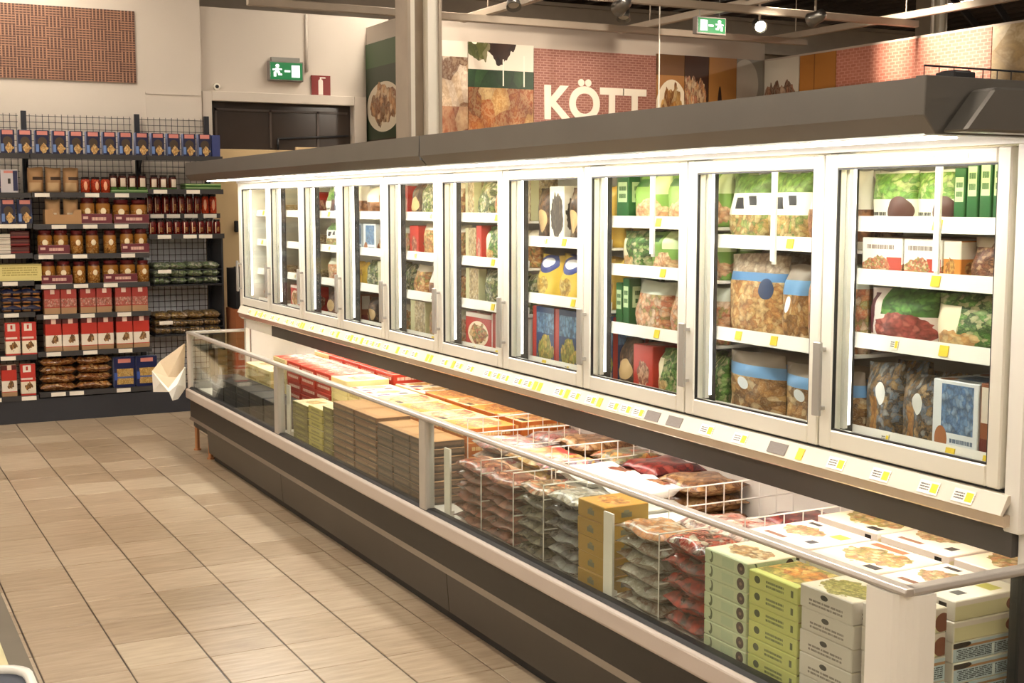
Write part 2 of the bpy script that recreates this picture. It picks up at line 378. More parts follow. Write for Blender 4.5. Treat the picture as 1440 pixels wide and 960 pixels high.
# ------------------------------------------------------------------ signs
def sign_mat(name, flip):
    L = [('r', .66, .14, .92, .86, '#dfeee6'), ('r', .44, .44, .62, .56, '#dfeee6'), ('e', .22, .8, .06, .1, '#eef7ee'), ('r', .15, .42, .27, .68, '#eef7ee'),
         ('r', .07, .52, .17, .62, '#eef7ee'), ('r', .25, .56, .36, .64, '#eef7ee'), ('r', .1, .16, .18, .44, '#eef7ee'), ('r', .24, .24, .36, .36, '#eef7ee'), ('r', .22, .34, .3, .46, '#eef7ee')]
    if flip: L = [((l[0], 1-l[1], l[2], l[3], l[4], l[5]) if l[0] == 'e' else (l[0], 1-l[3], l[2], 1-l[1], l[4], l[5])) for l in L]
    m = pm(name, '#0f5a30', L, .4)
    nt = m.node_tree; bs = nt.nodes['Principled BSDF']
    nt.links.new(bs.inputs['Base Color'].links[0].from_socket, bs.inputs['Emission Color']); bs.inputs['Emission Strength'].default_value = .55
    return m
def exit_sign(pa, pb, Y, flip, label, hang):
    a, c = ony(*pa, Y), ony(*pb, Y)
    t = thing('exit_sign', label, 'sign', (a.x, Y, c.z)); w, h = c.x-a.x, a.z-c.z
    bx('housing', M['tagg'], t, 0, w, 0, .06, 0, h, .004)
    b = MB(); b.box(.012, w-.012, -.004, 0, .012, h-.012); ob('sign_face', b.mesh('face', sign_mat('exit_print%d' % flip, flip), uv='auto'), t)
    if hang:
        for q in (.05, w-.05):
            r = MB(); r.tube((q, .03, h), (q, .03, 4.3-c.z), .005); ob('hanger', r.mesh('h', M['steel']), t)
    else: bx('bracket', M['steel'], t, .03, w-.03, .01, .05, h, h+.035)
exit_sign((378, 85), (427, 115), 11.44, 0, 'green lit exit sign on the wall above the dark transom', False)
exit_sign((980, 22), (1021, 50), 9.0, 1, 'green exit sign hanging from the ceiling above the food banners', True)
a, c = ony(440, 105, 11.44), ony(467, 135, 11.44)
b = MB(); b.box(a.x, c.x, 11.48, 11.5, c.z, a.z)
tag(ob('extinguisher_sign', b.mesh('ext', pm('ext_print', '#7d1c16', [('r', .36, .06, .6, .7, '#e8ddd2'), ('e', .48, .72, .12, .1, '#e8ddd2'), ('r', .44, .8, .52, .92, '#e8ddd2'), ('r', .5, .86, .74, .92, '#e8ddd2')]), uv='auto')),
    'red fire extinguisher sign on the wall beside the exit sign', 'sign')

# ------------------------------------------------------------------ steel columns
def column(x0, x1, y, label):
    t = thing('steel_column', label, 'column', (x0, y, 0)); w = x1-x0
    bx('flange', M['white'], t, 0, w, 0, .018, 0, 4.3) if 0 else None
    bx('flange', M['beige'], t, 0, .022, -.09, .13, 0, 4.3); bx('web', M['beige'], t, .022, w-.022, .01, .03, 0, 4.3); bx('flange', M['beige'], t, w-.022, w, -.09, .13, 0, 4.3)
    bx('cover_strip', M['tagw'], t, .022, .06, -.075, .01, 0, 4.3); bx('cover_strip', M['tagw'], t, w-.1, w-.022, -.075, .01, 0, 4.3)
column(3.58, 3.84, 8.5, 'pale steel column standing behind the freezer in front of the food banners')
p = onx(1300, 30, 10.4)
column(p.x, p.x+.24, p.y, 'pale steel column rising behind the red brick banner')

# ------------------------------------------------------------------ lighting rails, beams, ducts
def rail(name, p, q, mat, w, h, label, cat, group=None):
    p, q = Vector(p), Vector(q); L = (q-p).length; b = MB(); b.box(0, L, -w/2, w/2, -h/2, h/2)
    o = ob(name, b.mesh(name, mat, .004)); d = (q-p).normalized(); o.matrix_world = Matrix.Translation(p) @ d.to_track_quat('X', 'Z').to_matrix().to_4x4()
    return tag(o, label, cat, group)
ZR = 3.3
LR = 'beige lighting rail of the hanging grid below the dark roof'
for y in (9.95, 8.5):
    rail('lighting_rail', (2.9, y, ZR), (8.4, y, ZR), M['beige'], .05, .06, LR, 'rail', 'lighting rails of the hanging grid')
for x in (4.97, 6.6, 8.27):
    rail('lighting_rail', (x, 2.5, ZR+.061), (x, 10.45, ZR+.061), M['beige'], .05, .06, LR, 'rail', 'lighting rails of the hanging grid')
for i, (x, y) in enumerate([(4.97, 9.95), (6.6, 9.95), (8.27, 9.95), (6.6, 8.5), (8.27, 8.5), (4.97, 6), (6.6, 6)]):
    b = MB(); b.tube((x, y, ZR+.09), (x, y, 4.3), .006); tag(ob('rail_hanger', b.mesh('h', M['beige'])), 'thin rod holding up the lighting rails', 'rod', 'rods holding the lighting rails')
for i, y in enumerate((13.2, 16, 19)):
    b = MB(); b.box(2, 20, y-.07, y+.07, 3.62, 3.66); b.box(2, 20, y-.07, y+.07, 4.0, 4.04); b.box(2, 20, y-.008, y+.008, 3.66, 4.0); ob_ = ob('roof_beam', b.mesh('beam', M['beige']))
    tag(ob_, ('nearest', 'middle', 'farthest')[i]+' steel roof beam beyond the food banners, counted from the banners', 'beam', 'steel roof beams')
for i, x in enumerate((11, 14.5)):
    b = MB(); b.tube((x, 7, 3.41), (x, 23, 3.41), .2, 14); tag(ob('air_duct', b.mesh('duct', M['deck'], smooth=True)), ('dark round air duct beyond the red brick banner, closer one', 'dark round air duct beyond the red brick banner, farther one')[i], 'duct')
for pa, pb in (((1338, -5), (1378, 42)), ((1394, -5), (1422, 36))):
    a, c = onx(*pa, 10.8), onx(*pb, 10.8); b = MB(); b.tube(a, c, .04, 4)
    tag(ob('roof_strut', b.mesh('strut', M['duct'])), 'dark slanting roof strut behind the red brick banner', 'strut', 'slanting roof struts')
def spot(px, py, Y, lit, label, aim):
    p = ony(px, py, Y); t = thing('spotlight', label, 'spotlight', p)
    b = MB(); b.tube((0, 0, 0), (0, 0, 4.3-p.z), .012); ob('stem', b.mesh('stem', M['beige']), t)
    d = (Vector(aim)-p).normalized(); q = d.to_track_quat('Z', 'Y')
    h = MB(); h.lathe([(.02, -.1), (.045, -.08), (.05, 0), (.06, .05), (.055, .05), (.045, .01)], 16); s = ob('housing', h.mesh('hs', M['steel'], smooth=True), t); s.rotation_mode = 'QUATERNION'; s.rotation_quaternion = q
    k = MB(); k.lathe([(.04, .02), (.044, .025)], 16); g = ob('lens', k.mesh('ln', L_SPOT if lit else M['tagw']), t); g.rotation_mode = 'QUATERNION'; g.rotation_quaternion = q
spot(877, 20, 9.3, False, 'chrome spotlight hanging below the lighting rail above the KÖTT banner', (5, 8, 0))
spot(1068, 36, 9.3, True, 'lit white spotlight beside the hanging exit sign', (6.0, 5.5, 1.8))
spot(722, 3, 9.0, False, 'spotlight at the rail above the wine glass banner', (4, 7, 0))
for n_, (p_, q_, e_) in enumerate([((6.6, 8.5, 3.42), (8.42, 8.3, 3.05), 380), ((5.15, 8.2, 3.16), (5.4, 10.6, 2.6), 70), ((6.78, 8.0, 3.16), (6.7, 10.6, 2.6), 70)]):
    sl = bpy.data.lights.new('spot', 'SPOT'); sl.energy = e_; sl.spot_size = R(48 if n_ == 0 else 62); sl.spot_blend = .8; sl.color = (1, .86, .7); sl.shadow_soft_size = .05
    so = bpy.data.objects.new('spot', sl); COL.objects.link(so); so.location = p_; so.rotation_euler = (Vector(q_)-so.location).to_track_quat('-Z', 'Y').to_euler()
    d_ = (Vector(q_)-Vector(p_)).normalized(); t = thing('spotlight', ['spotlight on the rail aimed at the red brick banner', 'spotlight on the rail aimed at the wine glass banner', 'spotlight on the rail aimed at the KÖTT banner'][n_], 'spotlight', Vector(p_)-d_*.07)
    h = MB(); h.lathe([(.02, -.1), (.045, -.08), (.05, 0), (.06, .05), (.055, .05), (.045, .01)], 16); s_ = ob('housing', h.mesh('hs', M['steel'], smooth=True), t); s_.rotation_mode = 'QUATERNION'; s_.rotation_quaternion = d_.to_track_quat('Z', 'Y')
    h = MB(); h.tube((0, 0, 0), (0, 0, 4.3-t.location.z), .01); ob('stem', h.mesh('st', M['beige']), t)
a = ony(928, 0, 9.4); b = MB(); b.tube((a.x, 9.4, 2.0), (a.x, 9.4, 4.3), .006)
tag(ob('hanging_wire', b.mesh('w', M['tagw'])), 'thin pale wire hanging from the roof in front of the pastry banner', 'wire')
# ceiling luminaires (the room's own light)
n = 0
for x in (-4.6, -1.2, 1.4, 4.6, 11.5):
    for y in (-3.2, .4, 4.0, 7.4, 10.4, 15.5):
        if y > 11 and x < 4: continue
        t = thing('ceiling_luminaire', 'long ceiling luminaire hanging below the dark roof deck', 'lamp', (x, y, 4.0), 0, 'ceiling luminaires')
        bx('lamp_housing', M['tagw'], t, -.12, .12, -.75, .75, .02, .09); bx('diffuser', L_CEIL, t, -.1, .1, -.72, .72, 0, .02)
        bx('hanger', M['steel'], t, -.01, .01, -.01, .01, .09, .3)

# ================================================================== COMBI FREEZER
DX = 2.6; Y0, Y1 = 2.266, 9.126; DW = (Y1-Y0)/10
fz = thing('combi_freezer', 'long combined freezer with ten glass doors above an open glass-fronted chest', 'freezer')
def fp(name, mat, *a, bevel=0, parent=None): return bx(name, mat, parent or fz, *a, bevel)
YN, YF = 2.2, 9.17            # near and far end of the chest
# chest body and liner
b = MB(); b.box(2.215, 3.3, 2.235, 9.16, .17, .43); b.box(2.985, 3.3, 2.26, 9.13, .43, .93)
ob('body', b.mesh('body', M['dark']), fz)
fp('chest_floor', M['tub'], 2.222, 2.97, 2.235, 9.15, .43, .44)
fp('liner_back', M['tub'], 2.97, 2.985, 2.26, 9.13, .43, .93); fp('liner_end', M['tub'], 2.64, 2.97, 2.236, 2.258, .44, .93); fp('liner_end', M['tub'], 2.64, 2.97, 9.13, 9.15, .44, .93)
sl0 = fp('strip_lamp', M['white'], 2.66, 2.70, 2.4, 9.0, .912, .93); fp('diffuser', L_CHEST, 2.664, 2.696, 2.42, 8.98, .908, .912, parent=sl0)
fp('air_grille', M['greyin'], 2.585, 2.62, 2.235, 8.45, .865, .945); fp('liner_back', M['tub'], 2.6, 2.62, 8.45, 9.15, .865, .945)
b = MB(); b.prism([(2.165, .385), (2.172, .375), (2.222, .375), (2.222, .448), (2.178, .448), (2.165, .438)], 'y', YN-.02, YF)
ob('bumper', b.mesh('bumper', M['bumper'], .003), fz)
b = MB(); b.prism([(2.178, .448), (2.222, .448), (2.222, .458), (2.19, .458)], 'y', YN, YF); ob('gasket', b.mesh('gasket', M['black']), fz)
fp('upper_panel', M['dark'], 2.196, 2.216, YN, YF, .24, .376)
b = MB(); b.prism([(2.186, .222), (2.216, .216), (2.216, .243), (2.196, .243)], 'y', YN, YF); ob('ledge', b.mesh('ledge', M['ledge']), fz)
for a, c in ((YN, 4.795), (4.8, 7.065), (7.07, 8.72)):
    b = MB(); b.prism([(2.197, .214), (2.216, .214), (2.226, .05), (2.21, .05)], 'y', a, c); ob('kick_plate', b.mesh('kick', M['kick']), fz)
fp('toe_base', M['black'], 2.24, 3.25, YN+.06, 8.7, 0, .17)
for y in (9.13, 8.76):
    b = MB(); b.tube((2.23, y, .012), (2.23, y, .18), .017, 10); b.tube((2.23, y, 0), (2.23, y, .012), .026, 10); ob('leg', b.mesh('leg', plain('copper_leg', '#c08a62', .35, .5), smooth=False), fz)
b = MB(); b.tube((3.15, 9.05, 0), (3.15, 9.05, .18), .02, 10); ob('leg', b.mesh('leg', M['steel']), fz)
# top rail, posts, glass
def rrail(p0, p1, axis):
    b = MB(); prof = [(-.026, -.002), (-.02, -.011), (.016, -.011), (.018, .004), (.01, .009), (-.02, .009)]
    if axis == 'y': b.prism([(2.2+q[0], .846+q[1]) for q in prof], 'y', p0, p1)
    else: b.prism([((YN if p0 < 3 and axis == 'xn' else YF-.02)+q[0]*(1 if axis == 'xn' else -1), .846+q[1]) for q in prof], 'x', p0, p1)
    ob('top_rail', b.mesh('rail', plain('rail_aluminium', '#b9b2aa', .28, .35), .002), fz)
rrail(YN-.02, YF-.01, 'y'); rrail(2.2, 2.605, 'xn'); rrail(2.2, 2.605, 'xf')
b = MB(); P = []
for k in range(7): t = R(180+15*k); P.append((2.235+.062*math.cos(t), 2.235+.062*math.sin(t)))
P += [(2.268, 2.173), (2.268, 2.195), (2.24, 2.22), (2.205, 2.27), (2.19, 2.305), (2.173, 2.305)]
b.prism(P, 'z', .43, .835); ob('corner_post', b.mesh('cpost', M['white']), fz)
for y in (7.07, 5.0):
    fp('glass_post', plain('post_aluminium', '#bdb8b0', .35, .2), 2.178, 2.222, y-.035, y+.035, .448, .836, bevel=.004)
fp('glass_post', M['bumper'], 2.178, 2.212, YF-.045, YF-.012, .448, .836)
for a, c in ((2.305, 4.965), (5.035, 7.035), (7.105, 9.125)): fp('front_glass', G_FRONT, 2.196, 2.204, a, c, .452, .834)
fp('end_glass', G_FRONT, 2.268, 2.575, 2.196, 2.204, .44, .834); fp('end_glass', G_FRONT, 2.215, 2.6, YF-.03, YF-.022, .44, .834)
fp('end_post', M['white'], 2.605, 2.635, 2.18, 2.235, 0, .93, bevel=.004); fp('end_post', M['mull'], 2.575, 2.604, 2.19, 2.225, .44, .834)
fp('end_post', M['white'], 2.6, 2.63, YF-.04, YF-.0, .0, .93)
fp('end_panel', M['slate'], 2.215, 2.6, 2.206, 2.232, .02, .43); fp('end_panel', M['slate'], 2.636, 3.3, 2.2, 2.232, 0, .93)
# upper cabinet shell
fp('end_panel', M['white'], 2.575, 3.3, 2.205, 2.258, .93, 1.93, bevel=.004); fp('end_panel', M['cream'], 2.575, 3.3, 9.13, 9.17, .93, 1.93, bevel=.004)
fp('back_panel', M['tub'], 3.26, 3.3, 2.26, 9.13, .93, 1.93); fp('cabinet_floor', M['tub'], 2.62, 3.26, 2.26, 9.13, .93, 1.0); fp('cabinet_roof', M['tub'], 2.6, 3.3, 2.26, 9.13, 1.9, 1.93)
fp('sill', M['black'], 2.585, 2.62, 2.26, 9.13, .99, 1.03)
fp('header', M['white'], 2.565, 2.615, 2.21, 9.165, 1.897, 1.93)
# price rail under the doors and shiny strip
b = MB(); b.prism([(2.54, .978), (2.548, .975), (2.585, 1.018), (2.585, 1.025), (2.565, 1.025)], 'y', 2.235, 9.13); pr = ob('price_rail', b.mesh('prail', plain('rail_cream', '#d6cdbd', .5, 0, .04)), fz)
b = MB(); b.prism([(2.55, .95), (2.555, .945), (2.62, .945), (2.62, .975), (2.55, .975)], 'y', 2.235, 9.13); ob('steel_strip', b.mesh('strip', plain('mirror_strip', '#d6c6b2', .2, .6)), fz)
tm = {}
for k in ('yellow', 'tagw', 'tagg'):
    q = MB(); q.box(-.0015, .0015, -.5, .5, -.5, .5); tm[k] = q.mesh('tag_'+k, M[k])
tprint = pm('tag_print', '#f3eee2', [('t', .08, .2, .55, .8, '#4a4440', 3), ('r', .62, .15, .95, .85, '#f0cf2e')])
q = MB(); q.box(-.0015, .0015, -.5, .5, -.5, .5); tm['print'] = q.mesh('tag_print', tprint, uv='auto')
sl_ = math.atan2(.025, .047)
y = 2.33
while y < 8.9:
    k = random.choice(['print', 'print', 'yellow', 'print', 'tagg' if 2.9 < y < 4.4 else 'print'])
    w = {'print': .07, 'yellow': .028, 'tagg': .085}[k]
    o = ob('price_tag', tm[k], pr, (2.5508, y+w/2, 1.0)); o.scale = (1, w, .036); o.rotation_euler = (0, math.atan2(.025, .047), 0)
    y += w+random.choice([.015, .05, .11])
# canopy with strip lamp
prof = [(2.2, 2.036), (2.197, 1.952), (2.232, 1.912), (2.3, 1.912), (2.3, 1.922), (2.56, 1.932), (3.3, 1.932), (3.3, 2.036)]
for a, c in ((2.225, 5.045), (5.055, 9.15)):
    b = MB(); b.prism(prof, 'y', a, c); ob('canopy', b.mesh('canopy', M['canopy']), fz)
fp('canopy_joint', plain('joint_blue', '#77808c', .4), 2.202, 3.28, 5.045, 5.055, 1.935, 2.034)
b = MB(); b.prism([(2.197, 2.04), (2.194, 1.95), (2.232, 1.908), (2.7, 1.908), (3.3, 1.93), (3.3, 2.04)], 'y', 2.19, 2.224); ob('canopy_end', b.mesh('cend', M['canopy'], .002), fz)
b = MB(); b.prism([(2.245, 1.912), (2.335, 2.01), (2.36, 2.014), (3.3, 2.014), (3.3, 1.912)], 'y', 2.12, 2.189); ob('canopy_end', b.mesh('cend2', M['canopy'], .006), fz)
cl = fp('strip_lamp', M['white'], 2.33, 2.43, 2.3, 9.1, 1.912, 1.926); fp('diffuser', L_CAN, 2.335, 2.425, 2.31, 9.09, 1.908, 1.912, parent=cl)
# doors
def door_mesh():
    b = MB(); w = DW-.008; z0, z1 = 1.034, 1.893; s = .05
    for a in ((-w/2, -w/2+s-.006, z0, z1), (w/2-s, w/2, z0, z1), (-w/2+s-.006, w/2-s, z0, z0+.055), (-w/2+s-.006, w/2-s, z1-.04, z1)):
        b.box(2.57, 2.612, a[0], a[1], a[2], a[3])
    return b.mesh('door', M['cream'], .004)
dm = door_mesh()
pb = MB(); pb.box(2.585, 2.597, -DW/2+.047, DW/2-.053, 1.088, 1.854); pmesh = pb.mesh('pane', G_DOOR)
gb = MB()
for q in ((-DW/2+.047, -DW/2+.052, 1.089, 1.853), (DW/2-.059, DW/2-.054, 1.089, 1.853), (-DW/2+.052, DW/2-.059, 1.089, 1.094), (-DW/2+.052, DW/2-.059, 1.848, 1.853)): gb.box(2.575, 2.584, *q)
gmesh = gb.mesh('seal', M['mull'])
hb = MB(); hb.box(2.534, 2.546, DW/2-.043, DW/2-.011, 1.13, 1.348)
for z in (1.145, 1.32): hb.box(2.546, 2.57, DW/2-.032, DW/2-.018, z, z+.012)
hmesh = hb.mesh('handle', M['handle'], .002)
for k in range(10):
    yc = Y0+DW*(k+.5)
    d = ob('door', dm, fz, (0, yc, 0)); ob('pane', pmesh, d); ob('seal', gmesh, d); ob('handle', hmesh, d)
    if k == 0:
        q = MB(); q.box(2.5685, 2.57, -.2, -.08, 1.866, 1.88); bm_ = ob('brand_mark', q.mesh('bm', pm('brand_print', '#e0dccf', [('t', .12, .2, .98, .85, '#a9b2c4', 1), ('e', .05, .5, .04, .4, '#8fa0c0')]), uv='auto'), d); bm_['label'] = 'faint pale blue maker mark'
# mullions with tubes
for k in range(11):
    y = Y0+DW*k
    if 0 < k < 10: fp('mullion', M['mull'], 2.613, 2.688, y-.02, y+.02, 1.002, 1.899)
    if k: t_ = fp('tube_or_streak_holder', M['white'], 2.614, 2.63, y-.062, y-.046, 1.09, 1.86); fp('tube_or_streak', L_TUBE, 2.63, 2.642, y-.06, y-.05, 1.1, 1.85, parent=t_)
for k in range(3):  # glowing strips stand in for streaks reflected in the panes; no lamp there
    y = Y0+DW*k+.30
    t_ = fp('tube_or_streak_holder', M['white'], 2.632, 2.64, y-.007, y+.007, 1.56, 1.898); fp('tube_or_streak', L_STREAK, 2.624, 2.632, y-.005, y+.005, 1.57, 1.89, parent=t_)
for k in range(10):
    t_ = fp('tube_or_streak_holder', M['white'], 2.62, 2.66, Y0+DW*k+.07, Y0+DW*(k+1)-.08, 1.885, 1.899); fp('tube_or_streak', L_TOP, 2.628, 2.65, Y0+DW*k+.08, Y0+DW*(k+1)-.09, 1.873, 1.885, parent=t_)
# shelves: near door first
LEV = [[1.715, 1.56, 1.37, 1.09], [1.647, 1.33, 1.07], [1.705, 1.52, 1.292, 1.06], [1.613, 1.366, 1.087]]+[[1.71, 1.503, 1.297, 1.084]]*6
for k in range(10):
    ya, yb = Y0+DW*k+.004, Y0+DW*(k+1)-.004
    for z in LEV[k]:
        last = z == LEV[k][-1]
        b = MB(); b.box(2.705, 3.2, ya, yb, z-.045, z-.035); b.prism([(2.69, z-.045), (2.705, z-.045), (2.708, z-.002), (2.70, z)], 'y', ya, yb)
        s_ = ob('shelf', b.mesh('shelf', M['tub']), fz)
        for i in range(random.choice([2, 3])):
            o = ob('price_tag', tm[random.choice(['yellow', 'yellow', 'print'])], s_, (2.693, ya+.1+i*.21+random.uniform(-.03, .05), z-.022)); o.scale = (1, .032, .03); o.rotation_euler = (0, .22, 0)
# things on the freezer roof
t = thing('wire_guard', 'dark wire guard rail standing on the freezer canopy roof', 'rack', (0, 0, 2.036))
b = MB()
for z in (.004, .085): b.tube((2.62, 2.62, z), (3.28, 2.62, z), .003)
ob('rail', b.mesh('r', M['wire']), t); b = MB()
b.tube((0, 0, .004), (0, 0, .085), .002, 4); um = b.mesh('u', M['wire'])
for i in range(13): ob('upright', um, t, (2.62+.055*i, 2.62, 0))

pa, pc = ony(1343, 97, 2.5), ony(1373, 97, 2.5)
b = MB(); b.box(pa.x, pc.x, 2.5, 2.57, 2.037, pa.z-.004); b.box(pa.x+.008, pc.x-.008, 2.508, 2.562, pa.z-.004, pa.z)
tag(ob('black_box', b.mesh('bb', M['black'], .003)), 'small black box on the freezer canopy roof beside the wire guard', 'box')

# ================================================================== PRODUCT SHAPES (front = local -y, base centre at origin)
_mc = {}
def carton(w, d, h, front, side=None, top=None, end=None, bev=.0025):
    key = ('c', round(w, 3), round(d, 3), round(h, 3), front.name, side and side.name, top and top.name, end and end.name)
    if key in _mc: return _mc[key]
    b = MB(); b.box(-w/2, w/2, -d/2, d/2, 0, h)
    me = b.mesh('carton', [front, side or front, top or side or front, end or side or front], bev, uv='auto')
    for p in me.polygons:
        n = p.normal; p.material_index = 0 if n.y < -.7 else (2 if n.z > .7 else (3 if n.x > .7 else 1))
    _mc[key] = me; return me
def bag(w, h, t, mat, var=0):                    # standing pillow bag with a crimped top seal
    key = ('b', round(w, 3), round(h, 3), round(t, 3), mat.name, var)
    if key in _mc: return _mc[key]
    rg = random.Random(var*17+3); NX, NZ = 8, 9; vs = []; fs = []
    ph = [rg.uniform(0, 6.3) for _ in range(6)]
    def th(u, v):
        e = (1-abs(2*u-1)**3.2)**.6; f = (1-max(0, (v-.08)/.84 if v < .92 else 1)**6)**.5 if v < .92 else .02
        f *= min(1, .72+v*2.2)
        return t/2*max(.03, e*f*(1+.14*math.sin(6*u+5*v+ph[0])+.1*math.sin(11*v-7*u+ph[1])))
    for s in (-1, 1):
        for j in range(NZ+1):
            for i in range(NX+1):
                u, v = i/NX, j/NZ
                x = (u-.5)*w*(1-.05*math.sin(math.pi*v)*0+.02*math.sin(9*v+ph[2])); z = v*h*(1+.015*math.sin(7*u+ph[3]))
                z = z if j < NZ else h*(.985+.015*math.sin(5*u+ph[4]))
                vs.append((x, s*th(u, v)+.004*math.sin(4*v+ph[5])*(v), max(0, z)))
    K = (NX+1)*(NZ+1)
    for s in (0, 1):
        for j in range(NZ):
            for i in range(NX):
                a = s*K+j*(NX+1)+i; q = (a, a+1, a+NX+2, a+NX+1); fs.append(q if s == 0 else q[::-1])
    rim = [i for i in range(NX+1)]+[j*(NX+1)+NX for j in range(1, NZ+1)]+[NZ*(NX+1)+i for i in range(NX-1, -1, -1)]+[j*(NX+1) for j in range(NZ-1, 0, -1)]
    for a, c in zip(rim, rim[1:]+rim[:1]): fs.append((a, a+K, c+K, c))
    b = MB(); b.add(vs, fs); me = b.mesh('bag', mat, uv='xz', smooth=True); _mc[key] = me; return me
def flatbag(w, d, t, mat, edge, var=0):          # bag lying flat, seal lips at the front and back
    key = ('f', round(w, 3), round(d, 3), round(t, 3), mat.name, edge.name, var)
    if key in _mc: return _mc[key]
    rg = random.Random(var*31+5); ph = [rg.uniform(0, 6.3) for _ in range(6)]; NX, NY = 9, 8; vs = []; fs = []; mi = []
    for s in (-1, 1):
        for j in range(NY+1):
            for i in range(NX+1):
                u, v = i/NX, j/NY
                e = (1-abs(2*u-1)**8)**.5; f = (1-abs(2*v-1)**6)**.5
                hgt = max(.04, e*f)
                top = hgt*(1-.12*(1+math.sin(8*u+6*v+ph[0]))-.06*(1+math.sin(15*u-9*v+ph[1])))*.98
                z = t/2+s*t/2*(top if s > 0 else hgt*.99)+.12*t*math.sin(7*u+ph[2])*(abs(2*v-1)**3)
                vs.append(((u-.5)*w, (v-.5)*d+.006*math.sin(9*u+ph[3]), max(0, min(t, z))))
    K = (NX+1)*(NY+1)
    for s in (0, 1):
        for j in range(NY):
            for i in range(NX):
                a = s*K+j*(NX+1)+i; q = (a, a+1, a+NX+2, a+NX+1); fs.append(q[::-1] if s == 0 else q); mi.append(0 if s else 1)
    rim = [i for i in range(NX+1)]+[j*(NX+1)+NX for j in range(1, NY+1)]+[NY*(NX+1)+i for i in range(NX-1, -1, -1)]+[j*(NX+1) for j in range(NY-1, 0, -1)]
    for a, c in zip(rim, rim[1:]+rim[:1]): fs.append((a, c, c+K, a+K)); mi.append(1)
    b = MB(); b.add(vs, fs); b.mi = mi; me = b.mesh('flatbag', [mat, edge], uv='xy', smooth=True)
    for p in me.polygons:                          # the steep front and sides show the folded edge
        if p.normal.z < .45: p.material_index = 1
    ul = me.uv_layers[0]
    for p in me.polygons:
        if p.material_index == 1:
            for li in p.loop_indices:
                c = me.vertices[me.loops[li].vertex_index].co; ul.data[li].uv = ((c.x/w+.5) if abs(p.normal.y) >= abs(p.normal.x) else c.y/d+.5, c.z/t)
    _mc[key] = me; return me
def jar_body(r, h, mat):
    key = ('j', r, h, mat.name)
    if key in _mc: return _mc[key]
    b = MB(); b.lathe([(r*.88, 0), (r, h*.05), (r, h*.72), (r*.93, h*.8), (r*.78, h*.86), (r*.78, h*.9)], 16)
    me = b.mesh('jar', mat, smooth=True); ul = me.uv_layers.new(name='UVMap')
    for p in me.polygons:
        cang = math.atan2(p.center.x, -p.center.y)
        for li in p.loop_indices:
            c = me.vertices[me.loops[li].vertex_index].co; a = math.atan2(c.x, -c.y)
            if a-cang > math.pi: a -= 2*math.pi
            if a-cang < -math.pi: a += 2*math.pi
            ul.data[li].uv = (a/math.pi+.5, c.z/(h*.9))
    _mc[key] = me; return me
def jar_lid(r, h, mat):
    key = ('l', r, h, mat.name)
    if key in _mc: return _mc[key]
    b = MB(); b.lathe([(r*.84, h*.87), (r*.86, h*.88), (r*.86, h*.985), (r*.82, h), (r*.5, h*.995)], 16); _mc[key] = b.mesh('lid', mat, smooth=False); return _mc[key]
def jar(r, h, body, lid, loc, label, group, name='jar', cat='jar'):
    t = thing(name, label, cat, (loc[0], loc[1], loc[2]+.0012), 0, group); ob('jar_body', jar_body(r, h, body), t, rz=random.uniform(-.25, .25)); ob('lid', jar_lid(r, h, lid), t); return t
def item(name, me, loc, rz, label, cat, group=None):
    return tag(ob(name, me, None, (loc[0], loc[1], loc[2]+.0012), rz), label, cat, group)

# ================================================================== WALL SHELVING (gondola)
GF, GB = 10.92, 11.34
def shelf_unit(label, x0, x1, levels, posts, mesh_z, basket=None):
    t = thing('shelf_unit', label, 'shelving')
    for p_ in posts: bx('post', M['wire'], t, p_-.02, p_+.02, GB+.005, GB+.045, 0, 2.51)
    b = MB(); xa, xb = x0+.02, x1-.02
    x = xa
    while x < xb: b.tube((x, GB+.06, mesh_z), (x, GB+.06, 2.49), .0022, 4); x += .0505
    z = mesh_z
    while z < 2.5: b.tube((xa, GB+.055, z), (xb, GB+.055, z), .0022, 4); z += .0505
    w = ob('wire_mesh', b.mesh('wire', M['wire'], recalc=False), t); w['kind'] = 'stuff'
    bx('plinth', M['slate'], t, x0, x1, GF-.015, GF+.4, 0, .19)
    for (z, depth, tags) in levels:
        yf = GF+.42-depth
        b = MB(); b.box(x0+.004, x1-.004, yf, GB, z-.02, z); b.box(x0+.004, x1-.004, yf-.008, yf, z-.035, z+.006)
        s_ = ob('shelf', b.mesh('shelf', M['shelfm']), t)
        for tx in tags:
            o = ob('price_tag', tm['tagw'], s_, (tx, yf-.011, z-.016), R(90)); o.scale = (1, .112, .032)
        if z > 1.0:
            for p_ in posts:
                q = MB(); q.prism([(GB, z-.02), (GB-.14, z-.02), (GB, z-.12)], 'x', p_-.004, p_+.004); ob('bracket', q.mesh('br', M['wire']), s_)
    return t
def tg(*px): return [ony(p, 300, GF).x for p in px]
ZT = 2.143
gl_ = shelf_unit('left wall shelf bay with mesh back beside the bay of jars', .49, 1.4, [(ZT, .42, []), (1.835, .42, tg(-40)), (1.592, .42, tg(8, 26)), (1.355, .42, tg(8)), (1.138, .42, tg(10)), (.887, .42, tg(10)), (.545, .42, tg(3)), (.218, .44, tg(-20, 30))], [.51], .2)
gm_ = shelf_unit('middle wall shelf bay stacked with jars and red cartons', 1.4, 2.31, [(ZT, .42, []), (1.838, .42, tg(60, 130, 172)), (1.585, .42, tg(82, 126, 170)), (1.345, .42, tg(62, 110, 178)), (1.105, .42, tg(64, 110, 152)), (.862, .42, tg(66, 118, 170)), (.56, .42, tg(68, 120, 170)), (.235, .44, tg(72, 98, 165))], [1.42], .2)
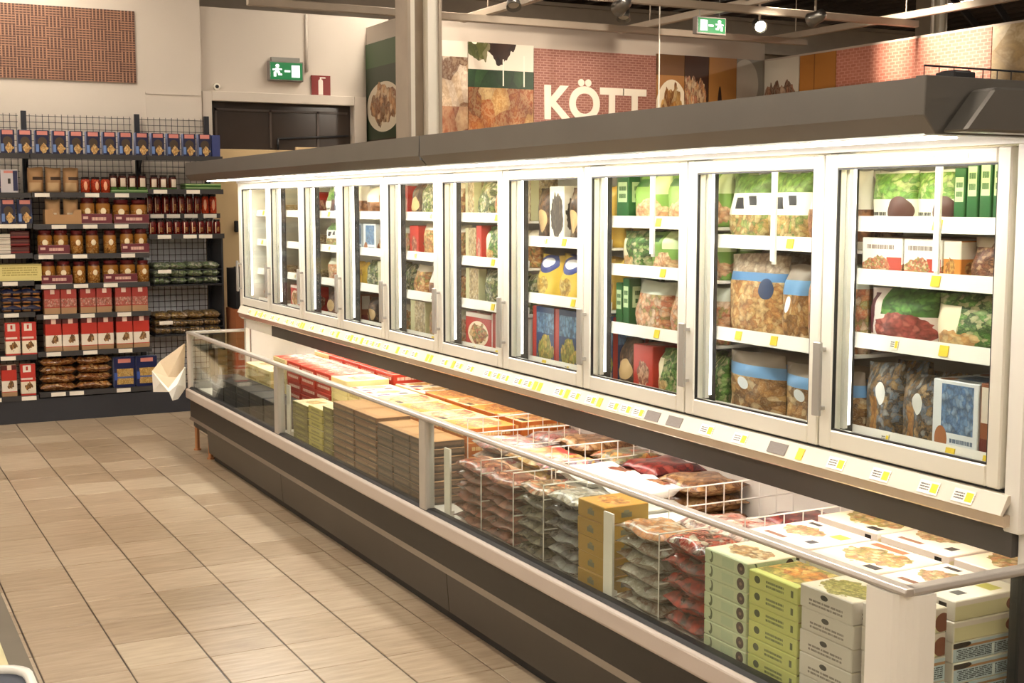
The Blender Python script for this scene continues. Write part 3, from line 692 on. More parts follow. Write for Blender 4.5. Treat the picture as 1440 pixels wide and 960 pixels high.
gr_ = shelf_unit('end wall shelf bay with sauce jars and wire baskets', 2.31, 2.945, [(ZT, .42, []), (1.868, .42, tg(226, 272)), (1.665, .3, tg(225, 248, 273, 300)), (1.495, .42, tg(230, 266, 288))], [2.33, 2.925], .2)
bx('brightening_board', plain('brightening_white', '#f0f0f4', .7, 0, .04), gr_, 2.35, 2.905, GB+.066, GB+.074, .3, 1.86)  # added pale board that brightens the shaded bay back; the wall is cream
bx('side_panel', M['slate'], gr_, 2.93, 2.945, GF+.06, GB, .5, 1.47)
wbk = []
for z0, z1, lab in ((1.075, 1.2, 'upper dark wire basket of the end shelf bay, holding green bags'), (.655, .77, 'lower dark wire basket of the end shelf bay, holding brown bags')):
    t = thing('wire_basket', lab, 'basket', (0, 0, z0))
    b = MB(); xa, xb, ya, yb, h = 2.345, 2.915, GF, GB-.02, z1-z0
    for z in (0, h*.5, h):
        for p_, q_ in (((xa, ya), (xb, ya)), ((xb, ya), (xb, yb)), ((xb, yb), (xa, yb)), ((xa, yb), (xa, ya))): b.tube((*p_, z), (*q_, z), .003, 4)
    n_ = 14
    for i in range(n_+1):
        x = xa+(xb-xa)*i/n_; b.tube((x, ya, 0), (x, ya, h), .002, 4); b.tube((x, ya, 0), (x, yb, 0), .002, 4); b.tube((x, yb, 0), (x, yb, h), .002, 4)
    w = ob('wires', b.mesh('bw', M['wire'], recalc=False), t); w['kind'] = 'stuff'
    bx('basket_floor', M['shelfm'], t, xa, xb, ya+.004, yb, -.012, 0); bx('hook', M['wire'], t, 2.36, 2.38, yb, GB+.03, h*.4, h*.9); bx('hook', M['wire'], t, 2.88, 2.9, yb, GB+.03, h*.4, h*.9)
    o = ob('price_tag', tm['tagw'], t, (2.43, ya-.006, h-.01), R(90)); o.scale = (1, .11, .03)
    wbk.append((z0, t))

# ---- prints of the dry goods
P_PASTA = pm('p_pasta', '#151b40', [('r', .12, .8, .88, .97, '#d98a80'), ('e', .5, .52, .34, .2, '#4a3a2c'), ('e', .6, .25, .3, .16, ['#e9b25e', '#f3d79a', '#b4772c']), ('r', 0, .1, .24, .42, '#6d8cc4')], .35)
P_PASTAS = plain('pasta_side', '#8f9cc4', .35, 0, .1)
P_SILV = pm('p_silver', '#c9c4c8', [('r', .2, .85, .8, .95, '#d98a80'), ('r', .42, .4, .58, .62, '#3a3430'), ('r', .72, .1, .98, .95, '#2c2f52')], .3)
P_KRAFT = pm('p_kraftbag', '#a37d55', [('r', .3, .5, .95, .62, '#3b2618'), ('r', .1, .05, .8, .4, '#b99a72')], .7)
P_RED = pm('p_redjar', ['#c0341c', '#e0562c', '#9a2414'], [('e', .5, .5, .12, .3, '#f0b088')], .2)
P_WJAR = pm('p_whitejar', '#4a1a12', [('r', .3, .2, .7, .8, '#e8d8c4'), ('r', 0, 0, 1, .16, '#4f7a3c')], .25)
P_SAUCE = pm('p_sauce', '#5b120e', [('r', .3, .1, .36, .9, '#f0d8b8'), ('r', .4, .2, .62, .55, ['#8c2a1a', '#d9a05c', '#4a100c'])], .18)
P_JAR = pm('p_jar', '#a8702c', [('r', 0, .0, 1, .62, ['#c98a3c', '#e3b468', '#a8641e', '#8f4f18']), ('e', .46, .55, .12, .14, '#f6e6c2'), ('r', 0, .88, 1, 1, '#5a2018')], .2)
P_SLEEVE = pm('p_sleeve', '#6b1a28', [('t', .34, .25, .8, .8, '#e3b8a8', 1), ('r', .06, .5, .22, .75, '#d8b0a4'), ('r', 0, 0, 1, .12, '#b89a8c')], .4)
P_LID = plain('maroon_lid', '#6a1c1e', .3, .3); P_DLID = plain('dark_lid', '#1e1412', .3, .2)
P_CARTA = pm('p_carton_pink', '#a8342c', [('r', .38, .8, .66, .98, '#f0cfc0'), ('r', 0, .3, 1, .62, ['#d9968c', '#c44a3c', '#e8c0b0', '#b0603c']), ('r', 0, 0, 1, .26, '#b08a64')], .4)
P_CARTB = pm('p_carton_red', '#c03022', [('r', .38, .84, .66, .99, '#f0cfc0'), ('r', 0, .84, .36, 1, '#5c1c18'), ('r', .68, .84, 1, 1, '#5c1c18'), ('r', 0, .16, 1, .5, '#efe4d4'), ('e', .6, .34, .2, .12, ['#5a3a22', '#c89a62']), ('r', 0, 0, 1, .14, '#b08a64')], .4)
P_CARTC = pm('p_carton_white', '#c8362c', [('r', .16, .74, .7, .96, '#f2e6da'), ('r', .36, .8, .5, .92, '#c8362c'), ('r', .0, .5, .8, .56, '#f0d8cc'), ('r', 0, .06, 1, .44, '#f0e4cc'), ('e', .5, .28, .3, .1, ['#4a2a18', '#c8924c', '#2c1a12'])], .4)
P_YEL = pm('p_yellowbox', '#e6d88e', [('t', .1, .3, .9, .85, '#b8a85e', 4), ('r', 0, .88, 1, 1, '#cfc078')], .6)
P_NAVY = pm('p_navy', '#171c40', [('r', .1, .72, .9, .8, '#d8d4d8'), ('r', .08, .12, .46, .3, '#c48a4a'), ('r', .58, .12, .94, .3, '#c48a4a'), ('r', .1, .32, .45, .36, '#d9cdbc'), ('r', .3, .45, .7, .68, '#4a4658')], .35)
P_BREAD = pm('p_bread', ['#8a4a1e', '#c88a42', '#6b2c14', '#e0b87a', '#4a1a10'], [('e', .2, .7, .1, .12, '#f6efe4')], .25, 6)
P_SPAG = pm('p_spag', '#1c2450', [('r', .2, .82, .8, .95, '#d98a80'), ('r', .14, .1, .92, .62, ['#d9b05c', '#e8cc86', '#c0923c']), ('r', .14, .3, .92, .36, '#5a6a9c'), ('r', 0, .25, .16, .5, '#3d5aa8')], .3, 14)
P_GREEN = pm('p_greenbag', ['#2c5a22', '#5c8c3c', '#d8dccc', '#1e3a18', '#8fae62'], rough=.3, fs=5)
P_BRN = pm('p_brownbag', ['#8a6a2c', '#d8c49a', '#5c3a22', '#c9a23c', '#e8dccc', '#3c2c22'], rough=.35, fs=5)
P_TRAY = pm('p_tray', '#3f6a2c', [('r', 0, .55, 1, .75, '#b9cf94')], .4)
P_TUB = pm('p_darkred', '#4a0f0e', [('r', 0, .1, 1, .3, '#8c2018'), ('r', 0, .6, 1, .66, '#7a4a34')], .3)
P_STACKW = pm('p_whitestack', '#d8cfc0', [('r', 0, .46, 1, .54, '#3a3028'), ('r', 0, .2, 1, .24, '#8a3a2c')], .5)

def gx(px, py=300, Y=GF+.01): return ony(px, py, Y).x
def row(name, px0, px1, n, z, h, d, mesh_fn, label, cat, group, y=None, gap=.004):
    xa, xb = gx(px0), gx(px1); w = (xb-xa)/n
    for i in range(n):
        item(name, mesh_fn(w-gap, i), (xa+w*(i+.5), (y or GF+.012)+d/2, z), random.uniform(-.01, .01), label, cat, group)
# top shelf: fourteen pasta boxes
row('pasta_box', -22, 302, 14, ZT, .19, .08, lambda w, i: carton(w-.022, .08, .19, P_PASTA, P_PASTAS), 'navy pasta box with pink logo on the highest mesh shelf', 'box', 'pasta boxes on the highest shelf', y=GF+.03)
item('pasta_box', carton(.07, .16, .185, plain('pasta_back', '#39457e', .35, 0, .1)), (2.9, GF+.12, ZT), 0, 'plain blue box end closing the row on the highest mesh shelf', 'box')
# left bay
item('silver_box', carton(.13, .08, .185, P_SILV, P_PASTAS), (gx(15), GF+.06, 1.835), 0, 'silver and navy box on the left bay under the highest shelf', 'box')
item('pasta_box', carton(.13, .08, .18, P_PASTA, P_PASTAS), (gx(-9), GF+.06, 1.835), 0, 'navy pasta box beside the silver and navy box', 'box')
row('pasta_box', 0, 47, 2, 1.592, .2, .08, lambda w, i: carton(w-.016, .08, .195, P_PASTA, P_PASTAS), 'navy pasta box on the left bay above the dark red tubs', 'box', 'pair of pasta boxes in the left bay')
for k in range(3): item('white_carton', carton(.14, .1, .052, P_STACKW), (gx(0), GF+.07, 1.355+.053*k), 0, 'flat white carton stacked beside the dark red tubs', 'box', 'flat white cartons in the left bay')
for k in range(3): item('dark_red_tub', carton(.145, .12, .06, P_TUB, bev=.006), (gx(27), GF+.09, 1.355+.061*k), 0, 'flat dark red tub stacked in the left bay', 'tub', 'dark red tubs in the left bay')
item('yellow_box', carton(.33, .2, .135, P_YEL), (gx(25), GF+.12, 1.138), 0, 'pale yellow display carton with printed lines in the left bay', 'box')
for i, px in enumerate((12, 40)):
    for k in range(3): item('navy_pack', flatbag(.155, .18, .066, P_NAVY, P_NAVY, k), (gx(px), GF+.11, .887+.066*k), 0, 'navy packet with orange window stacked under the yellow carton', 'packet', 'navy packets in the left bay')
row('red_white_carton', -1, 46, 2, .545, .26, .08, lambda w, i: carton(w-.01, .08, .265, P_CARTC), 'tall red and white carton in the left bay under the navy packets', 'carton', 'red and white cartons in the left bay')
row('red_white_carton', -10, 44, 2, .218, .25, .08, lambda w, i: carton(w-.025, .08, .255, P_CARTB if i == 0 else P_CARTC), 'red and white carton on the bottom shelf beside the dark bread', 'carton', 'red and white cartons on the bottom shelf')
# middle bay
row('paper_bag', 40, 115, 3, 1.838, .2, .09, lambda w, i: bag(w-.012, .205, .085, P_KRAFT, i), 'brown paper bag with dark label above the kraft tray', 'bag', 'brown paper bags in the middle bay', y=GF+.02)
for i, px in enumerate((123, 137, 151)): jar(.037, .13, P_RED, P_DLID, (gx(px), GF+.06, 1.838), 'bright red jar beside the brown paper bags', 'bright red jars')
tr = item('green_tray', carton(.31, .15, .03, P_TRAY), (gx(185), GF+.09, 1.838), 0, 'shallow green tray under the pale striped jars', 'tray')
for i, px in enumerate((163, 176, 190, 204)): jar(.036, .13, P_WJAR, P_DLID, (gx(px), GF+.085, 1.868), 'dark jar with pale label standing in a green tray', 'jars in the green tray')
t = thing('kraft_tray', 'open kraft card tray holding two paper bags', 'tray', (gx(89), GF+.08, 1.5862))
b = MB(); b.prism([(-.14, 0), (.14, 0), (.14, .12), (.09, .12), (.07, .08), (-.07, .08), (-.09, .12), (-.14, .12)], 'y', -.068, -.064); b.box(-.14, -.136, -.064, .06, 0, .12); b.box(.136, .14, -.064, .06, 0, .12); b.box(-.136, .136, -.064, .06, 0, .004)
ob('tray', b.mesh('kt', M['kraft']), t)
for s_ in (-.07, .07): item('paper_bag', bag(.115, .2, .08, pm('p_kraft2', '#c09a6e', [('r', .2, .3, .7, .45, '#e8d8bc')], .7), 1), (gx(89)+s_, GF+.08, 1.59), 0, 'tan paper bag standing in the kraft tray', 'bag', 'paper bags in the kraft tray')
def duo(px0, px1, z, h, label, group):
    xa, xb = gx(px0), gx(px1); w = xb-xa; r = w/4-.003
    t = thing('jar_duo', label, 'jar pack', ((xa+xb)/2, GF+.02+r, z+.0012), 0, group)
    for s_ in (-1, 1):
        j = ob('jar_body', jar_body(round(r, 4), h, P_JAR), t, (s_*w/4, 0, 0)); ob('lid', jar_lid(round(r, 4), h, P_LID), j)
    ob('card_sleeve', carton(w-.002, .004, h*.4, P_SLEEVE), t, (0, -r-.003, 0))
duo(114, 158, 1.585, .215, 'two amber jars in a maroon sleeve right of the kraft tray', None); duo(160, 210, 1.585, .2, 'two amber jars in a maroon sleeve at the bay edge by the red sauces', None)
duo(52, 97, 1.345, .195, 'two amber jars in a maroon sleeve beside three single jars', None); duo(169, 209, 1.345, .2, 'two darker jars in a maroon sleeve past three single jars', None)
for px in (108, 130, 155): jar(.052, .19, P_JAR, P_LID, (gx(px), GF+.07, 1.345), 'single amber jar between two maroon sleeve packs, higher jar shelf', 'single jars on the higher jar shelf')
duo(55, 99, 1.105, .185, 'two amber jars in a maroon sleeve next to the yellow carton', None); duo(143, 191, 1.105, .185, 'two amber jars in a maroon sleeve above the red cartons', None)
for px in (110, 131, 200.5): jar(.05, .18, P_JAR, P_LID, (gx(px), GF+.07, 1.105), 'single amber jar on the shelf directly above the pink cartons', 'single jars above the pink cartons')
for k, (a, c) in enumerate(((57, 104), (108, 154), (158, 205))):
    row('pink_carton', a, c, 2, .862, .2, .12, lambda w, i: carton(w-.002, .12, .205, P_CARTA), 'red and pink patterned carton on the shelf under the amber jars', 'carton', 'pink patterned cartons')
    row('red_carton', a, c+1, 2, .56, .27, .12, lambda w, i: carton(w-.002, .12, .268, P_CARTB), 'red and cream carton on the shelf above the dark bread', 'carton', 'red and cream cartons')
for px, lab in ((74, 'left'), (125, 'right')):
    for k in range(4): item('bread_pack', flatbag(.28, .2, .07, P_BREAD, P_BREAD, k), (gx(px), GF+.11, .235+.069*k), random.uniform(-.03, .03), 'pack of dark bread on the bottom shelf beside the '+('red cartons' if lab == 'left' else 'spaghetti boxes'), 'bread', 'bread packs beside the '+('red cartons' if lab == 'left' else 'spaghetti boxes'))
row('spaghetti_box', 152, 216, 2, .235, .25, .08, lambda w, i: carton(w-.01, .08, .25, P_SPAG, P_PASTAS), 'navy spaghetti box with yellow window on the bottom shelf', 'box', 'spaghetti boxes')
# end bay
for px in (220, 233, 246): jar(.035, .12, P_WJAR, P_DLID, (gx(px), GF+.07, 1.868), 'dark jar with pale label on the end bay beside flat green trays', 'dark jars on the end bay')
for k in range(2): item('green_tray', carton(.3, .2, .026, P_TRAY), (gx(288), GF+.13, 1.868+.027*k), 0, 'flat green tray stacked on the end bay shelf', 'tray', 'flat green trays on the end bay')
for i in range(9): jar(.0315, .17, P_SAUCE if i < 7 else P_RED, P_DLID, (2.352+.0675*i, GF+.16, 1.665), 'dark red sauce jar on the raised step of the end bay' if i < 7 else 'bright red sauce jar at the outer end of the raised step', 'sauce jars on the raised step' if i < 7 else 'bright sauce jars on the raised step')
for i in range(9): jar(.0315, .125, P_SAUCE, P_DLID, (2.352+.0675*i, GF+.05, 1.495), 'dark red sauce jar on the lower step above the wire baskets', 'sauce jars on the lower step')
rg = random.Random(5)
for bi, (z0, t) in enumerate(wbk):
    m_, lab, grp = ((P_GREEN, 'crumpled green bag lying in the upper wire basket', 'green bags in the upper basket'), (P_BRN, 'brown and yellow bag lying in the lower wire basket', 'brown bags in the lower basket'))[bi]
    for k in range(3):
        for i in range(4): item('snack_bag', flatbag(.135, .3, .062, m_, m_, (k+i) % 3), (2.42+.14*i, GF+.19, z0+.001+.0625*k), rg.uniform(-.012, .012), lab, 'bag', grp)
# ---- behind the shelving end: brown box with a black crate
t = thing('cardboard_box', 'brown cardboard box standing past the end of the wall shelving', 'box', (3.16, 10.95, 0))
b = MB(); b.box(-.17, .2, -.15, .15, 0, .86); ob('carton_body', b.mesh('cb', M['brownbox'], .004), t); bx('tape', M['kraft'], t, -.02, .03, -.152, .152, .5, .864)
t = thing('black_crate', 'black plastic crate on top of the brown cardboard box', 'crate', (3.16, 10.95, .864))
b = MB(); b.box(-.16, .19, -.14, .14, 0, .02); b.box(-.16, -.145, -.14, .14, .02, .34); b.box(.175, .19, -.14, .14, .02, .34); b.box(-.145, .175, -.14, -.125, .02, .34); b.box(-.145, .175, .125, .14, .02, .34)
ob('crate_body', b.mesh('cr', M['black']), t); bx('rim', M['black'], t, -.17, .2, -.15, -.126, .33, .36)

# ================================================================== FREEZER GOODS
C = dict(
 ga=pm('f_green_white', '#e6e4d4', [('r', 0, .5, 1, .95, ['#6fa83c', '#9cc860', '#4c8a2c', '#cfe0a0']), ('e', .75, .3, .2, .25, '#5a3a34'), ('t', .08, .08, .5, .3, '#3a3a30', 2)]),
 gd=pm('f_dark_green', '#1e5a2a', [('r', .12, .45, .88, .85, '#b9cfa0'), ('t', .2, .5, .8, .8, '#2c5a2c', 2)]),
 bk=pm('f_black_white', '#dcd6cc', [('e', .5, .5, .42, .4, ['#2a2420', '#6a5a4e', '#1c1816'])]),
 rw=pm('f_red_white', '#f1ece0', [('t', .12, .7, .8, .88, '#9a8a80', 1), ('r', .62, 0, 1, .56, '#b8402e'), ('e', .35, .3, .36, .28, ['#7a9a3c', '#d86a3c', '#f0e0b8', '#b03a2c'])], fs=11),
 og=pm('f_orange', '#d98a3c', [('r', 0, .6, 1, 1, '#f0e6d4'), ('e', .4, .4, .3, .2, ['#e8c070', '#b05a24'])]),
 bn=pm('f_mushroom', ['#8a5a3c', '#b98a62', '#6b2c24', '#d8b894', '#4c2a1e'], [('r', .0, .8, .4, 1, '#e8dccb')]),
 be=pm('f_beans', '#e2d2ca', [('r', .3, .55, 1, 1, ['#3c7a2c', '#6fa84c', '#2a5220']), ('e', .6, .3, .4, .3, ['#a8453c', '#c9766a', '#7a241e']), ('r', .1, .2, .2, .9, '#5a1a2a')]),
 gr=pm('f_green', ['#3f7a2c', '#6fa848', '#2c5220', '#a8c87c', '#e6dcb0'], [('r', 0, 0, .35, .8, '#ece0c0'), ('e', .3, .25, .25, .18, ['#d8a05c', '#e8d09a'])]),
 fi=pm('f_fish', ['#7a98b8', '#3a4652', '#c8a878', '#22282e', '#a8b8c4', '#8a6a44'], [('r', .3, .0, .5, .55, ['#c89a5c', '#a8743c']), ('e', .6, .6, .1, .15, '#e8e8e4')]),
 bw=pm('f_blue_white', '#e4e8ea', [('r', .2, .3, .9, .95, ['#7aa0cc', '#5c86bc', '#a8c4e0']), ('e', .2, .2, .14, .18, '#a86a42'), ('t', .4, .05, .9, .25, '#6a7a90', 2)]),
 br=pm('f_brown', '#8c5030', [('r', .05, .5, .4, .95, '#e8dccb'), ('e', .6, .3, .35, .25, ['#d8a868', '#b07a3c', '#e8cc98']), ('r', 0, 0, .3, .3, '#6b1c18')]),
 fr=pm('f_fries', ['#e0b878', '#f0d8a4', '#c88a4c', '#e8c890', '#b0703c'], [('r', 0, .68, 1, .78, '#5a88b8'), ('r', 0, .78, 1, 1, ['#a89078', '#d8c8b0']), ('e', .75, .6, .12, .12, '#3a4a6a')], fs=9),
 po=pm('f_potato', ['#c08a4c', '#e0b878', '#8a5a2c', '#f0dcb4', '#6b4420'], [('r', 0, .62, 1, .8, '#6a98c4'), ('r', 0, .8, 1, 1, '#8a7a6a'), ('e', .4, .5, .1, .1, '#e8ecf0')], fs=5),
 wg=pm('f_white_green', '#e8e8e0', [('r', 0, .72, 1, 1, ['#5c8c3c', '#8ab05c', '#3c6a2c']), ('r', 0, 0, 1, .42, ['#c89a5c', '#e0c898', '#7a9a4c', '#a86a34']), ('r', .3, .5, .5, .66, '#2c2c34'), ('r', .65, .55, .8, .68, '#3a3a40')]),
 bo=pm('f_brown_white', '#e8e0d4', [('r', 0, .1, 1, .5, ['#7a4a30', '#a87048', '#c89a74', '#5a3220'])]),
 pe=pm('f_peach', '#7aa048', [('e', .6, .25, .45, .25, ['#e8b088', '#f0d0a8', '#d08a5c']), ('r', .6, .6, 1, 1, '#d0dca8'), ('r', .1, .75, .5, .9, '#2c5a24')]),
 pi=pm('f_pink_mix', ['#e0a06c', '#f0c8a0', '#c86a44', '#e8dcc4', '#8aa04c'], [('r', 0, .75, 1, 1, '#c4c8b8')]),
 yb=pm('f_yellow', '#e2c04c', [('e', .5, .8, .42, .2, '#3c4a8c'), ('e', .5, .82, .3, .1, '#e8e8ec'), ('e', .3, .3, .25, .25, ['#f0dc8c', '#c89a34'])]),
 bl=pm('f_blue_grey', '#b4bcc4', [('r', 0, .2, 1, .8, '#3c4c68'), ('t', .1, .25, .9, .75, '#dfe4ea', 1)]),
 rb=pm('f_red_blue', '#24406c', [('r', 0, 0, .18, 1, '#b0342a'), ('r', .2, .55, 1, .9, ['#5c88b8', '#7aa8d0', '#2c4a7a']), ('e', .6, .25, .38, .26, ['#8aa04c', '#d8b860', '#5c7a34'])]),
 dk=pm('f_dark', ['#3a2a20', '#6b4c34', '#241a16', '#8c6a48'], [('e', .5, .4, .3, .2, '#c8a878')]),
 yl=pm('f_cheese', '#e0b84c', [('e', .4, .5, .3, .3, ['#f0d890', '#c88a34'])]),
 or_=pm('f_orange_mix', ['#d88a3c', '#e8b468', '#b0581e', '#f0d8a0', '#6b8a3c', '#8c3a1e'], [('r', 0, .8, 1, 1, '#d8ccb4')]),
 rp=pm('f_red_pizza', '#b8342c', [('e', .5, .45, .4, .34, '#f0dcc0'), ('e', .5, .45, .34, .28, ['#e0a050', '#b03a24', '#f0d8a0', '#5c8a3c']), ('r', 0, .88, 1, 1, '#efe4d8')]),
 rs=pm('f_red_stripe', '#e8dcd4', [('r', .08, 0, .3, 1, '#a8342c'), ('r', .5, 0, .72, 1, '#7a2430')]),
 gw=pm('f_green_black', ['#e8e4d4', '#3a4a2c', '#8aa05c', '#22221e', '#d8c8a0'], fs=8),
 bg=pm('f_beige', ['#d8c49a', '#b89a64', '#e8dcc0', '#8c7a4a'], [('r', 0, 0, .3, 1, '#c8c49a')]),
 re=pm('f_red', '#c03426', [('e', .5, .4, .3, .3, ['#f0c8a8', '#8c1c18'])]),
)
NM = dict(ga='green and white bag', gd='dark green slim carton', bk='black and white pack', rw='white carton with red corner and vegetables', og='orange carton', bn='brown mushroom bag', be='red bean bag with green top', gr='leafy green bag',
 fi='blue and brown fish bag', bw='blue and white carton', br='brown carton', fr='golden fries bag with blue band', po='potato bag with blue band', wg='white and green bag', bo='brown and white bag', pe='green bag with peach picture', pi='peach coloured mixed bag',
 yb='yellow bag with blue oval', bl='grey blue carton', rb='red and blue carton', dk='dark brown pack', yl='yellow cheese bag', or_='orange mixed bag', rp='red pizza carton', rs='red striped white carton', gw='black and green speckled bag', bg='beige pack', re='red pack')
ORD = ['first', 'second', 'third', 'fourth', 'fifth', 'sixth', 'seventh', 'eighth', 'ninth', 'tenth']
BOXK = {'gd', 'rw', 'og', 'bw', 'br', 'bl', 'rb', 'rp', 'rs', 'bk', 'bg', 're'}
GX = 2.715
# per door (near end first), per shelf (top first): list of (kind, width, height, copies on top)
g_ = lambda *a: a
GOODS = [
 [[('ga', .18, .11), ('ga', .17, .11), ('gd', .045, .1, 5)], [('rw', .17, .105), ('rw', .15, .105), ('og', .07, .1), ('bn', .2, .12)], [('be', .27, .15), ('gr', .32, .15)], [('fi', .15, .19), ('fi', .15, .17), ('bw', .17, .1), ('br', .1, .18)]],
 [[('wg', .21, .2), ('wg', .2, .2), ('bo', .17, .2)], [('fr', .3, .25), ('po', .12, .2), ('pi', .15, .22)], [('po', .3, .18), ('po', .28, .17)]],
 [[('gd', .09, .14), ('pe', .22, .15), ('pe', .24, .15)], [('gr', .2, .15), ('pe', .19, .14), ('pe', .2, .15)], [('gd', .05, .13, 2), ('pi', .24, .17), ('pi', .22, .17)], [('dk', .13, .17), ('re', .14, .11), ('gr', .15, .15), ('gr', .18, .15)]],
 [[('dk', .15, .13), ('bk', .13, .12), ('dk', .12, .2), ('yl', .17, .15)], [('yb', .2, .15), ('yb', .2, .15), ('yl', .2, .14)], [('rb', .2, .22), ('rb', .2, .22), ('rb', .19, .22)]],
 [[('bg', .1, .14), ('gw', .18, .14), ('or_', .16, .14), ('bg', .16, .15)], [('bg', .12, .14), ('re', .06, .15), ('gr', .2, .15), ('or_', .2, .14)], [('bg', .15, .15), ('gw', .2, .15), ('gw', .24, .15)], [('rp', .28, .15), ('rs', .15, .17), ('rs', .15, .17)]],
 [[('dk', .12, .14), ('gw', .2, .14), ('or_', .2, .13)], [('re', .12, .14), ('or_', .2, .16), ('or_', .24, .15)], [('or_', .2, .14), ('bo', .2, .13), ('or_', .2, .14)], [('bg', .2, .16), ('or_', .2, .15), ('pi', .2, .15)]],
 [[('bo', .18, .14), ('or_', .22, .15), ('re', .1, .14)], [('bw', .2, .1), ('or_', .22, .14), ('pi', .18, .13)], [('gw', .22, .14), ('bg', .18, .13), ('gw', .2, .14)], [('dk', .2, .14), ('gr', .2, .12), ('or_', .2, .13)]],
 [[('ga', .2, .14), ('bl', .15, .13), ('bo', .18, .14)], [('wg', .22, .14), ('yl', .18, .13), ('bw', .14, .12)], [('pi', .2, .13), ('yl', .2, .12)], [('dk', .18, .15), ('gr', .18, .14), ('br', .14, .13)]],
 [[('br', .14, .14), ('re', .1, .15)], [('bg', .2, .08)], [('bg', .2, .06)], [('rp', .2, .16), ('re', .18, .16)]],
 [[('bg', .2, .07)], [], [('bg', .18, .06)], [('pi', .18, .12), ('bo', .16, .1)]],
]
for k in range(10):
    ytop = Y0+DW*(k+1)-.03
    for li, (z, its) in enumerate(zip(LEV[k], GOODS[k])):
        nlev = len(LEV[k]); sn = {0: 'top', nlev-1: 'bottom'}.get(li, ('second' if li == 1 else 'third') if nlev == 4 else 'middle')
        y = ytop+.022-(.25 if k >= 8 and li < 3 else .0); cnt = {}
        for it in its: cnt[it[0]] = cnt.get(it[0], 0)+(it[3] if len(it) > 3 else 1)
        if its and k < 8: cnt[its[-1][0]] += 3; cnt['ga'] = 5
        if k < 8: its = its+[its[-1][:3] if its[-1][0] != 'gd' else ('ga', .1, .12)]*3
        top_ = (LEV[k][li-1]-.047 if li else 1.893); avail = top_-(z-.035)
        for it in its:
            kd, w, h = it[:3]; nn = it[3] if len(it) > 3 else 1
            for q in range(nn):
                if y-w < Y0+DW*k+.008: w = y-(Y0+DW*k+.008)
                if w < .05 and w != it[1]: break
                if k < 8: h = min(avail*.95, max(h*1.2, avail*(.86 if (k+li) % 3 else .78)))
                lab = '%s, %s shelf, %s door from white end panel' % (NM[kd], sn, ORD[k])
                grp = lab if cnt[kd] > 1 else None; d = .14; zz = z-.035
                if kd in BOXK: me = carton(w-.006, d, h, C[kd]); dy = d/2
                else: d = .1; me = bag(w-.002, h, d*.9, C[kd], (k+li) % 3); dy = d/2
                item('frozen_carton' if kd in BOXK else 'frozen_bag', me, (GX+dy, y-w/2, zz), R(-90)+random.uniform(-.015, .015)*(kd not in BOXK), lab, 'carton' if kd in BOXK else 'bag', grp)
                # a second one behind it, as the shelf is stocked in depth
                if k < 4:
                    l2 = 'rear '+lab
                    item('frozen_carton' if kd in BOXK else 'frozen_bag', me, (GX+dy+d+.012, y-w/2, zz), R(-90), l2, 'carton' if kd in BOXK else 'bag', l2 if cnt[kd] > 1 else None)
                y -= w

